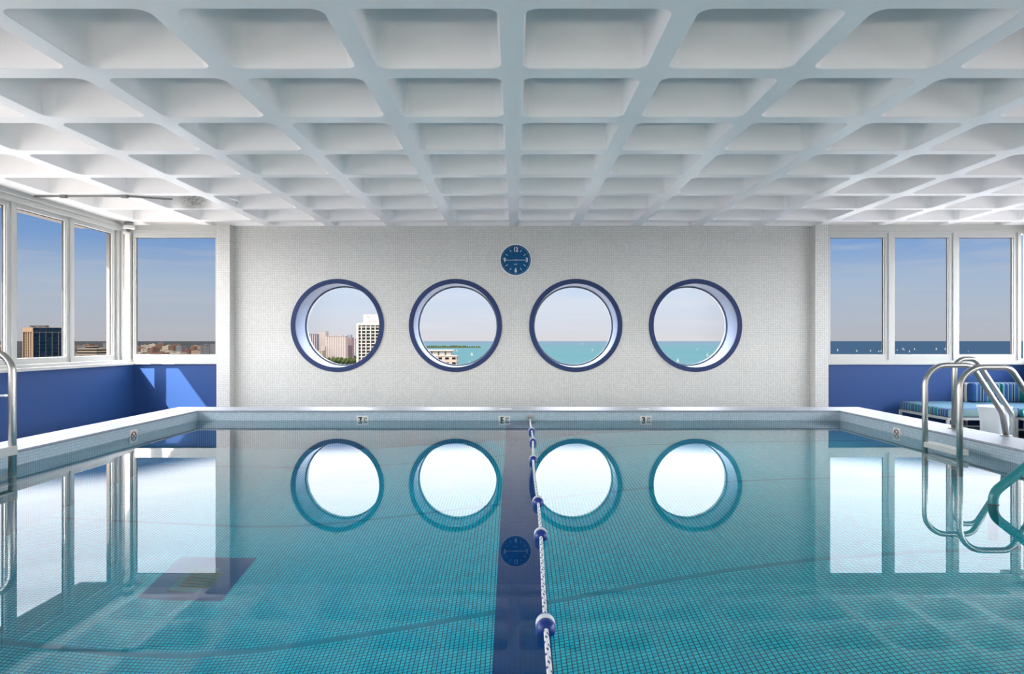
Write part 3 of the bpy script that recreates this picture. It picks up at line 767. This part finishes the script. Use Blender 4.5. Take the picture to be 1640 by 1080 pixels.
b = MB(); b.box((-.003, -.028, -.015), (.003, -.0265, .165), mat=Matrix.Rotation(-PI/2 - .02, 4, 'Y')); b.build('minute_hand', 'clock_white', ck)
b = MB(); b.lathe([(0, .022), (.008, .022), (.008, .031), (0, .031)], 16, RX, caps=False); b.build('hub', 'clock_white', ck)
b = MB()     # small scribbled maker's mark
for x0, x1, z0, z1 in ((-.026,-.016,-.002,.002),(-.016,-.012,-.006,.006),(-.010,0,-.005,-.001),(-.002,.002,-.005,.010),(.004,.012,-.005,.001),(.014,.018,-.005,.007),(.018,.028,.004,.007)):
    b.box((x0, -.0195, -.064 + z0), (x1, -.018, -.064 + z1))
b.build('maker_mark', 'clock_white', ck)

# ------------------------------------------------------------------ dome cameras in the ceiling corners
def dome(loc, lab):
    e0 = empty('dome_camera', loc, label=lab, cat='camera')
    b = MB(); b.lathe([(.062, -.004), (.062, -.055), (.055, -.058)], 32); b.build('mount', 'conduit_grey', e0)['label'] = 'dark grey mounting base'
    b = MB(); b.lathe([(.07, -.055), (.080, -.062), (.080, -.098), (.070, -.106), (.045, -.110), (.0, -.110)], 32, caps=False); b.build('housing', 'camera_white', e0)
    b = MB(); b.lathe([(.040, -.108), (.038, -.124), (.028, -.138), (.014, -.146), (0, -.148)], 24, caps=False); b.build('dome', 'dark_plastic', e0)['label'] = 'dark glossy dome'
dome((-5.665, 9.98, ZC), 'white dome camera in the left ceiling corner')
dome((7.66, 9.98, ZC), 'white dome camera in the right ceiling corner')

# ------------------------------------------------------------------ ceiling conduit
cn = empty('ceiling_conduit', (-5.60, 8.14, ZC), label='thin grey conduit running across the ceiling near the left windows', cat='conduit')
b = MB(); b.tube([(-.15, 0, -.016), (.35, 0, -.014), (.95, 0, -.014), (1.02, .02, -.014), (1.20, .10, -.014), (1.42, .16, -.014)], .012, 12); b.build('pipe', 'conduit_grey', cn)
for x in (.20, .93):
    b = MB(); b.box((x - .03, -.022, -.036), (x + .03, .022, 0)); b.cyl((x - .045, 0, -.016), (x + .045, 0, -.016), .017, 12); b.build('clip', 'conduit_grey', cn)
b = MB(); b.add([(-3.50, 8.30, ZC), (-3.44, 8.42, ZC), (-3.51, 8.75, ZC + .03), (-3.50, 8.303, ZC + .004), (-3.44, 8.423, ZC + .004), (-3.51, 8.753, ZC + .034)], [(0,1,2), (5,4,3), (0,3,4,1), (1,4,5,2), (2,5,3,0)])  # white plate shaped like the patch of sunlight in this coffer
tag(b.build('sunlit_patch', 'plastic_white'), 'small pointed white plate standing in for a sunlit patch in the stained ceiling coffer', 'light patch')
# hook on left parapet
hk = empty('wall_hook', (XL, 7.40, .388), label='thin white rod sticking out of the left blue panel', cat='hook')
b = MB(); b.cyl((0, 0, 0), (.245, 0, 0), .011, 12); b.lathe([(.012, .24), (.015, .25), (.010, .262), (0, .264)], 12, Matrix.Rotation(PI/2, 4, 'Y'), caps=False); b.build('rod', 'plastic_white', hk)
b = MB(); b.lathe([(.03, 0), (.03, .008), (.012, .012)], 20, Matrix.Rotation(PI/2, 4, 'Y')); b.build('plate', 'plastic_white', hk)

# ------------------------------------------------------------------ daybeds and drum stools on the right deck
def cushion(x0, y0, z0, x1, y1, z1, mat, parent, name, bev=.03):
    b = MB(); b.box((x0, y0, z0), (x1, y1, z1)); o = b.build(name, mat, parent); md = o.modifiers.new('bevel', 'BEVEL'); md.width = bev; md.segments = 4
    for p in o.data.polygons: p.use_smooth = True
    return o
def daybed(loc, wx, wy, lab, backs, back_x0):
    e0 = empty('daybed', loc, label=lab, cat='daybed')
    sz = .42; ft = .30
    b = MB()
    for bb in (((0,0,ft-.035),(wx,.035,ft)), ((0,wy-.035,ft-.035),(wx,wy,ft)), ((0,.035,ft-.035),(.035,wy-.035,ft)), ((wx-.035,.035,ft-.035),(wx,wy-.035,ft))): b.box(*bb)
    for q in range(7): b.box((.035, .08 + q*(wy-.2)/6, ft-.02), (wx-.035, .12 + q*(wy-.2)/6, ft-.008))
    b.box((.035, wy*.5 - .015, .10), (wx - .035, wy*.5 + .015, .125))
    b.build('frame', 'white_frame', e0, bevel=.003)
    for x in (0, wx - .035):
        for y in (0, wy - .035):
            b = MB(); b.box((x, y, 0), (x + .035, y + .035, ft - .035)); b.build('leg', 'white_frame', e0, bevel=.003)
    for x in (wx*.5 - .015,):
        for y in (wy*.5,):
            b = MB(); b.cyl((x, y, 0), (x, y, .14), .015, 12); b.cyl((x, y, 0), (x, y, .012), .03, 12); b.build('leg', 'white_frame', e0)
    cushion(.0, -.01, ft, wx, wy, sz, 'stripe_y', e0, 'seat_cushion')
    if not backs: return e0
    b = MB(); b.box((back_x0 - .03, wy - .05, ft), (wx, wy - .02, .70)); b.box((back_x0 - .03, wy - .085, ft), (back_x0 - .005, wy - .02, .68)); b.build('backrest_frame', 'white_frame', e0, bevel=.003)
    x = back_x0
    for wdt in backs:
        cushion(x, wy - .21, sz - .005, x + wdt - .006, wy - .05, .70, 'stripe_x', e0, 'back_cushion', .035); x += wdt
    return e0
daybed((5.76, 9.07, ZD), .95, 1.15, 'striped blue daybed with open left end beside the right blue wall', [], .0)
daybed((6.74, 8.35, ZD), .92, 1.87, 'striped blue daybed in the right corner, partly cut by the picture edge', [.42, .50], .0)
def drum(loc, lab):
    e0 = empty('drum_stool', loc, label=lab, cat='stool')
    b = MB(); b.lathe([(.165, 0), (.168, .01), (.158, .10), (.148, .20), (.145, .28), (.150, .38), (.163, .46), (.180, .515), (.183, .525)], 40, caps=False)
    b.lathe([(0, 0), (.165, 0)], 40, caps=False); b.build('body', 'drum_white', e0)
    b = MB(); b.lathe([(.183, .525), (.180, .532), (.170, .534), (0, .530)], 40, caps=False); b.build('top', 'drum_white', e0)
drum((5.81, 8.25, ZD), 'white hourglass drum stool in front of the left daybed')
drum((5.86, 7.55, ZD), 'white hourglass drum stool nearest the camera, cut by the right edge')

# ------------------------------------------------------------------ unseen terrace added round the pool storey to bounce daylight inside
b = MB()
for a, c_ in (((-42, -42, -1.9), (XL - .26, 42, -1.5)), ((XR + .26, -42, -1.9), (42, 42, -1.5)), ((XL - .26, YB + .7, -1.9), (XR + .26, 42, -1.5)), ((XL - .26, -42, -1.9), (XR + .26, YR - .2, -1.5))): b.box(a, c_)
struct(b.build('bounce_terrace', plain('bounce_surface', (.14, .135, .13), .9, vary=.05, scale=40).name), 'unseen terrace added below the windows to bounce daylight')

# ------------------------------------------------------------------ outside: land, lake, spit, city
ZG = -75.0
def at(px, py, D): return ((px - VPX) * D / F_PX, D, EYE - (py - VPY) * D / F_PX)
b = MB(); b.add([(-120000, -20000, ZG - .5), (120000, -20000, ZG - .5), (120000, 120000, ZG - .5), (-120000, 120000, ZG - .5)], [(0,1,2,3)])
struct(b.build('lake', 'lake_water'), 'blue-green lake stretching to the horizon')
shore = [(60, -3000), (30, 200), (-60, 700), (-330, 2600), (-1000, 7300), (-330, 7480), (-340, 7560), (-900, 7620), (-2200, 9000), (-6000, 20000), (-40000, 90000), (-120000, 110000), (-120000, -3000)]
b = MB(); b.add([(x, y, ZG) for x, y in shore], [tuple(range(len(shore)))])
struct(b.build('ground', 'land'), 'flat city land spreading to the horizon on the left')

def building(name, x0, x1, top, D, depth, mat, lab, rz=0.0, roof=None, grp=None, cat='building', base=ZG):
    """box building whose front spans x0..x1 at distance D"""
    ax = (x0 - VPX) * D / F_PX; bx = (x1 - VPX) * D / F_PX; zt = EYE - (top - VPY) * D / F_PX
    wd = bx - ax; h = zt - base
    e0 = empty(name, ((ax + bx) / 2, D + depth / 2, base), rz, label=lab, cat=cat, group=grp)
    b = MB(); b.box((-wd/2, -depth/2, 0), (wd/2, depth/2, h)); b.build('facade', mat, e0)
    rf = MB(); rf.box((-wd/2 - wd*.01, -depth/2 - wd*.01, h), (wd/2 + wd*.01, depth/2 + wd*.01, h + wd*.02)); rf.build('roof_edge', roof or mat, e0)
    return e0, wd, h
def plant(e0, x0, x1, y0, y1, z0, z1, mat): b = MB(); b.box((x0, y0, z0), (x1, y1, z1)); return b.build('plant_room', mat, e0)

# the white gridded tower in the leftmost round window
def white_tower():
    D = 630.0; s = F_PX / D; x0 = (571.5 - VPX) / s; zt = EYE + (VPY - 517.5) / s; zp = EYE + (VPY - 503.5) / s
    wd, dp, h = 38.0, 26.0, zt - ZG
    e0 = empty('high_rise', (x0 + wd/2, D + dp/2, ZG), label='white concrete tower with deep square windows, nearest in the leftmost round window', cat='building')
    b = MB(); b.box((-wd/2 + .8, -dp/2 + .8, 0), (wd/2 - .8, dp/2 - .8, h - 1)); b.build('facade', facade_mat('facade_tower', (.10, .10, .09), (.05, .05, .045), 4.3, 3.0, .8, .7, .9).name, e0)['label'] = 'dark glazed wall'
    g = MB(); n = 9; pit = wd / n
    for i in range(n + 1): g.box((-wd/2 + i*pit - .5, -dp/2, 0), (-wd/2 + i*pit + .5, -dp/2 + 1.6, h))
    for i in range(7): g.box((-wd/2, -dp/2 + i*4.3 - .5, 0), (-wd/2 + 1.6, -dp/2 + i*4.3 + .5, h))
    k_ = 0
    while k_ * 3.05 < h - 2:
        z = h - 4.2 - k_ * 3.05
        if z < 0: break
        g.box((-wd/2, -dp/2 + .25, z), (wd/2, -dp/2 + 1.5, z + .8)); g.box((-wd/2 + .25, -dp/2, z), (-wd/2 + 1.5, dp/2, z + .8)); k_ += 1
    g.box((-wd/2 - .4, -dp/2 - .4, h - 2.2), (wd/2 + .4, dp/2 + .4, h))
    g.build('concrete_grid', 'roof_white', e0)['label'] = 'white concrete grid'
    p = MB(); p.box((-wd/2 + 5.4, -dp/2 + 3, h), (wd/2 - 2, dp/2 - 3, h + (zp - zt))); pr = p.build('plant_room', 'roof_white', e0)
    for i in range(5):
        q = MB(); q.box((-wd/2 + 9 + i*2.0, -dp/2 + 2.9, h + 1.0 + .4*(i % 2)), (-wd/2 + 10.3 + i*2.0, -dp/2 + 3.05, h + 2.2)); q.build('louvre', 'dark_plastic', pr)
    for x, z in ((-wd/2 + 8.0, 5.6), (-wd/2 + 9.8, 5.6)):
        q = MB(); q.box((x, -dp/2 + 2.9, h + z - .8), (x + 1.1, -dp/2 + 3.05, h + z + 1.4)); q.build('louvre', 'dark_plastic', pr)
white_tower()
e0, wd, h = building('apartment_tower', 521, 553.5, 539, 2640, 40, 'facade_pink', 'broad pinkish slab tower in the middle of the leftmost round window')
plant(e0, -wd*.3, -wd*.1, -10, 10, h, h+3, 'facade_pink'); plant(e0, wd*.05, wd*.3, -10, 10, h, h+5, 'facade_pink')
building('apartment_tower', 507.5, 522, 531.5, 2850, 40, 'facade_pink_fine', 'tallest pale slab tower left of the broad pinkish tower')
building('apartment_tower', 488, 507, 535.5, 2750, 36, 'facade_purple', 'purple-grey striped tower at the left rim of the round window')
building('apartment_tower', 554, 564, 541, 2700, 30, 'facade_red', 'narrow reddish tower right of the broad pinkish tower')
building('apartment_tower', 556, 562, 536.5, 3300, 30, 'facade_slate', 'blue-grey tower peeping over the narrow reddish tower')
building('apartment_tower', 564.5, 568, 543, 3600, 40, 'facade_pink_fine', 'slim pale tower between the reddish and the white towers')
building('apartment_tower', 568, 573, 546, 3400, 40, 'facade_slate', 'slim blue-grey tower against the white tower edge')
building('low_block', 505, 517, 562, 2500, 30, 'facade_cream', 'low cream block at the lower left of the round window')
building('low_block', 515, 520, 555, 2600, 20, 'facade_pink_fine', 'low pink block beside the broad pinkish tower')
# trees at the foot of the towers
def crown_mesh(seed, seg=14):
    rnd = random.Random(seed); bm = bmesh.new(); bmesh.ops.create_icosphere(bm, subdivisions=3, radius=1)
    lump = [(Vector((rnd.uniform(-1,1), rnd.uniform(-1,1), rnd.uniform(-.3,1))).normalized(), rnd.uniform(.15,.35)) for _ in range(12)]
    for v in bm.verts:
        n = v.co.normalized(); d = 1
        for c_, a in lump: d += a * max(0, n.dot(c_) - .75) * 3
        v.co = n * d * rnd.uniform(.93, 1.07); v.co.z = v.co.z * .75 + .85
    me = bpy.data.meshes.new('crown'); bm.to_mesh(me); bm.free(); me.materials.append(M['foliage']); return me
crowns = [crown_mesh(i) for i in range(3)]
tk = MB(); tk.cyl((0, 0, 0), (0, 0, .5), .06, 8); tko = tk.build('trunk', plain('bark', oc((.12, .09, .06)), .9, spec=0.0).name); trunk_me = tko.data; bpy.data.objects.remove(tko)
rnd = random.Random(3)
for i in range(27):
    D = (2180, 2320, 2460)[i % 3] + rnd.uniform(-20, 20); px = 516 + 60 * ((i // 3) + .33 * (i % 3) + rnd.uniform(-.05, .05)) / 9
    s = rnd.uniform(4.7, 5.3)
    t = empty('tree', ((px - VPX) * D / F_PX, D, ZG), rnd.uniform(0, 6), label='green park tree at the foot of the distant towers', cat='tree', group='park trees below the towers')
    t.scale = (s, s, s * rnd.uniform(1.6, 2.1))
    c1 = bpy.data.objects.new('crown', crowns[i % 3]); COL.objects.link(c1); c1.parent = t
    c2 = bpy.data.objects.new('trunk', trunk_me); COL.objects.link(c2); c2.parent = t

# hotel-like block in the second round window
e0, wd, h = building('lakeside_block', 672, 722, 562.5, 520, 14, 'facade_louvre', 'long white-roofed block by the lake in the second round window')
b = MB(); b.box((-wd/2 - 1, -8, h), (wd/2 + 1.5, 8, h + .9)); b.build('roof_slab', 'roof_white', e0)['label'] = 'bright white flat roof'
building('lakeside_block', 690, 731, 571, 500, 14, facade_mat('facade_pairs', (1.05, .85, .72), (.03, .03, .03), 5.0, 3.6, .55, .45, .0).name, 'lower pinkish block with paired windows in front of the white-roofed block')
# spit
for i in range(24):
    D = 7430 + rnd.uniform(-40, 40); px = 684 + 86 * (i + .05 * rnd.random()) / 24
    t = empty('tree', ((px - VPX) * D / F_PX, D, ZG), rnd.uniform(0, 6), label='tiny dark tree on the far spit of land in the lake', cat='tree', group='trees on the spit')
    s = rnd.uniform(14, 20) * (1 if px < 752 else .75); t.scale = (s * .50, s * .50, s * .75)
    c1 = bpy.data.objects.new('crown', crowns[i % 3]); COL.objects.link(c1); c1.parent = t
b = MB()
for i in range(60):
    px0 = 683.5 + 88 * i / 60; D = 7430; x = (px0 - VPX) * D / F_PX; hh = rnd.uniform(9, 15) * (1 if px0 < 752 else .6)
    b.lathe([(11, 0), (10, hh*.5), (6, hh*.9), (0, hh)], 8, Matrix.Translation((x, 7362 + rnd.uniform(-4, 4), ZG)), caps=False)
tag(b.build('shrub_belt', 'foliage'), 'low dark belt of scrub along the far spit', 'shrubs', kind='stuff')
b = MB(); b.add([(-1150, 7380, ZG + .6), (-280, 7350, ZG + .6), (-180, 7380, ZG + .6), (-280, 7470, ZG + .6), (-1150, 7500, ZG + .6)], [(0,1,2,3,4)]); struct(b.build('beach', 'sand'), 'pale sandy beach along the spit')

# left side: city towers
e0, wd, h = building('office_tower', 33, 88, 521, 780, 40, 'facade_navy', 'tall tower with sunlit peach side and dark blue side, seen in the left windows')
for c_ in kids(e0): bpy.data.objects.remove(c_)
e0.location = ((53 - VPX) * 800 / F_PX, 800, ZG); e0.rotation_euler = (0, 0, 0)
def two_face():
    h = EYE + (VPY - 525.0) * 800 / F_PX - ZG
    # corner at origin: peach face turned towards the sun, navy face turned to the camera's right
    a1 = math.radians(196); a2 = math.radians(35)
    L1, L2 = 19.0, 22.0
    p0 = Vector((0, 0, 0)); p1 = Vector((math.cos(a1), math.sin(a1), 0)) * L1; 
    p1 = Vector((-15.5, 6.0, 0)); p2 = Vector((28.0, 14.0, 0)); p3 = p1 + p2
    def wall(name, a, c, mat, off=0):
        d = (c - a); L = d.length; ang = math.atan2(d.y, d.x)
        b = MB(); b.box((0, 0, 0), (L, .8, h)); o = b.build(name, mat, e0, loc=a); o.rotation_euler = (0, 0, ang); return o, L
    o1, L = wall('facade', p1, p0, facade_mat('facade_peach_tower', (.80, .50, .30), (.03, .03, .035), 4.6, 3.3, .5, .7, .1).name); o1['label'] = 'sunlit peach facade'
    f_ = MB()
    for i in range(5): f_.box((i * L/4.0 - .55, -.9, 0), (i * L/4.0 + .55, 0, h - 5))
    f_.box((-.3, -.9, h - 5), (L + .3, .0, h - .1)); f_.build('pier', plain('peach_stone', oc((.82, .55, .36)), .8, spec=0.0).name, o1)
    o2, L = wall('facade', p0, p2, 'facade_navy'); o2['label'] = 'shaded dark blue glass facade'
    f_ = MB()
    for i in range(6): f_.box((i * L/5.0 - .3, -.5, 0), (i * L/5.0 + .3, 0, h - 5))
    f_.box((0, -.3, h - 5.5), (L, 0, h - 5)); f_.build('pier', 'facade_grey', o2)
    wall('facade', p2, p3, 'facade_navy'); wall('facade', p3, p1, 'facade_navy')
    b = MB(); b.add([p + Vector((0, 0, h)) for p in (p0, p2, p3, p1)] + [p + Vector((0, 0, h + .5)) for p in (p0, p2, p3, p1)], [(0,1,2,3),(4,5,6,7),(0,1,5,4),(1,2,6,5),(2,3,7,6),(3,0,4,7)]); b.build('roof_edge', 'facade_peach', e0)
    b = MB(); b.box((-9, 7, h), (9, 14, h + 3)); b.build('plant_room', 'facade_grey', e0)
two_face()
e0, wd, h = building('office_block', 122, 151, 559, 1000, 40, 'facade_bands', 'low banded peach office block right of the tall tower', rz=.12)
plant(e0, -wd*.28, wd*.15, -8, 8, h, h + 3.5, 'facade_bands')
building('office_block', 148, 166, 563, 1150, 30, 'facade_brick', 'small dark brick block beside the banded office block', rz=.3)
building('apartment_tower', 170, 188, 545, 900, 20, 'facade_tan', 'tan apartment tower at the right edge of the left side windows', rz=.2)
# nearer blocks seen in the left alcove window: (x0, x1, top, D, mat, label)
nb = [(218, 226, 564.5, 1500, 'facade_cream', 'small cream block at the left edge of the alcove view'),
      (224, 238, 559, 1700, 'facade_cream', 'long cream block left of the brick tower in the alcove view'),
      (237, 246, 557.5, 1500, 'facade_brick', 'square brick tower at the left of the alcove view'),
      (256, 277, 563, 1900, 'facade_cream', 'long pale low-roofed block at the centre of the alcove view'),
      (268.5, 276.5, 554.5, 2500, 'facade_brick', 'narrow dark brick tower above the long pale block'),
      (289, 300, 561, 1600, 'facade_brick', 'orange-brown block right of the alcove centre'),
      (302, 320, 563, 1700, 'facade_tan', 'low tan block left of the grey slab block'),
      (304, 311, 555.5, 2600, 'facade_brick', 'distant brown tower behind the tan block'),
      (320, 333, 553, 1500, 'facade_grey', 'grey slab block towards the right of the alcove view'),
      (337, 350, 551, 1400, 'facade_grey', 'grey tower at the right edge of the alcove view'),
      (243, 262, 565.5, 1450, 'facade_brick', 'wide flat brick roofline at the bottom of the alcove view'),
      (276, 290, 565.5, 1450, 'facade_cream', 'wide flat cream roofline at the bottom of the alcove view')]
for x0, x1, tp, D, mt, lab in nb:
    e0, wd, h = building('city_block', x0, x1, tp, D, 25, mt, lab, rz=rnd.uniform(-.2, .3))
    if wd > 12: plant(e0, -wd*.15, wd*.2, -5, 5, h, h + 3.0, mt)
# sprawl of low houses and blocks towards the horizon
protos = []
for i, mt in enumerate(('facade_cream', 'facade_tan', 'facade_brick', 'facade_grey')):
    b = MB(); b.box((-20, -12, 0), (20, 12, 12 + 4*i)); b.box((-6, -5, 12 + 4*i), (6, 5, 15 + 4*i)); o = b.build('distant_building', mt); protos.append(o)
placed = []
for i in range(130):
    while True:
        D = rnd.choice((rnd.uniform(2200, 4000), rnd.uniform(3500, 9000)))
        px = rnd.choice((rnd.uniform(88, 180), rnd.uniform(215, 347), rnd.uniform(0, 14), rnd.uniform(215, 347), rnd.uniform(560, 600)))
        if 215 < px < 350: D = max(D, 2850)
        if px > 400: D = rnd.uniform(3700, 5200)
        X = (px - VPX) * D / F_PX
        if all((X - a)**2 + (D - c)**2 > 110**2 for a, c in placed): placed.append((X, D)); break
    o = protos[i % 4] if i < 4 else protos[i % 4].copy()
    if i >= 4: COL.objects.link(o)
    o.location = ((px - VPX) * D / F_PX, D, ZG); o.rotation_euler = (0, 0, rnd.uniform(-.4, .4)); sc = rnd.uniform(.5, 1.2) * (1 + D / 9000); o.scale = (sc, sc, sc * rnd.choice((.7, .8, 1.3)))
    tag(o, 'tiny low building in the hazy city sprawl below the horizon', 'building', 'sprawl buildings far away')

# sailboats on the lake
def sailboat(px, py, hpx, lab, grp=None):
    D = (EYE - ZG) * F_PX / (py - VPY); s = hpx * D / F_PX
    e0 = empty('sailboat', ((px - VPX) * D / F_PX, D, ZG - .5), rnd.uniform(-.3, .3), label=lab, cat='boat', group=grp); e0.scale = (s, s, s)
    b = MB(); b.add([(-.26,-.06,.10),(.34,0,.12),(-.26,.06,.10),(-.22,-.04,0),(.24,0,0),(-.22,.04,0)], [(0,1,2),(3,5,4),(0,3,4,1),(1,4,5,2),(2,5,3,0)]); b.build('hull', 'hull_white', e0)
    b = MB(); b.add([(.02,0,.14),(.02,0,1.0),(-.26,.03,.16),(.02,.012,.14),(.02,.012,1.0),(-.26,.042,.16)], [(0,1,2),(3,5,4),(0,3,4,1),(1,4,5,2),(2,5,3,0)])
    b.add([(.05,0,.14),(.05,0,.85),(.32,-.02,.14),(.05,.012,.14),(.05,.012,.85),(.32,-.008,.14)], [(0,1,2),(3,5,4),(0,3,4,1),(1,4,5,2),(2,5,3,0)]); b.build('sail', 'sail_white', e0)
    b = MB(); b.cyl((.035, 0, .1), (.035, 0, 1.04), .008, 6); b.build('mast', 'hull_white', e0)
sailboat(731.5, 563, 3.5, 'sailboat nearest the white-roofed block in the second round window')
sailboat(755.5, 570, 6.5, 'tall slender sailboat right of centre in the second round window')
sailboat(751.5, 580.5, 3.0, 'lowest sailboat in the second round window')
sailboat(932.5, 552, 2.5, 'farther sailboat in the third round window')
sailboat(948.5, 562.5, 4.0, 'nearer sailboat in the third round window')
sailboat(1116.5, 561, 3.0, 'small distant sailboat in the rightmost round window')
sailboat(1133, 571, 6.0, 'sailboat at right in the rightmost round window')
sailboat(1085.5, 580, 7.0, 'sailboat at lower left in the rightmost round window')
for px, py, hp in ((1341.5, 562.5, 4.5), (1372, 563.5, 3.5), (1394, 563, 3.5), (1407.5, 564, 3.0), (1411, 563.5, 3.0)): sailboat(px, py, hp, 'tiny sailboat on the lake in the alcove window beside the right pilaster', 'sailboats in the first right alcove window')
for px, py, hp in ((1437, 561.5, 2.5), (1446, 560, 3.5), (1448, 561.5, 3.0), (1456.5, 564.5, 4.0), (1464.5, 560.5, 3.5), (1499.5, 560.5, 4.0), (1513.5, 560.5, 4.0)): sailboat(px, py, hp, 'tiny sailboat on the lake in the middle right alcove window', 'sailboats in the middle right alcove window')
sailboat(1550.5, 563.5, 2.0, 'single faint sailboat in the right corner alcove window')
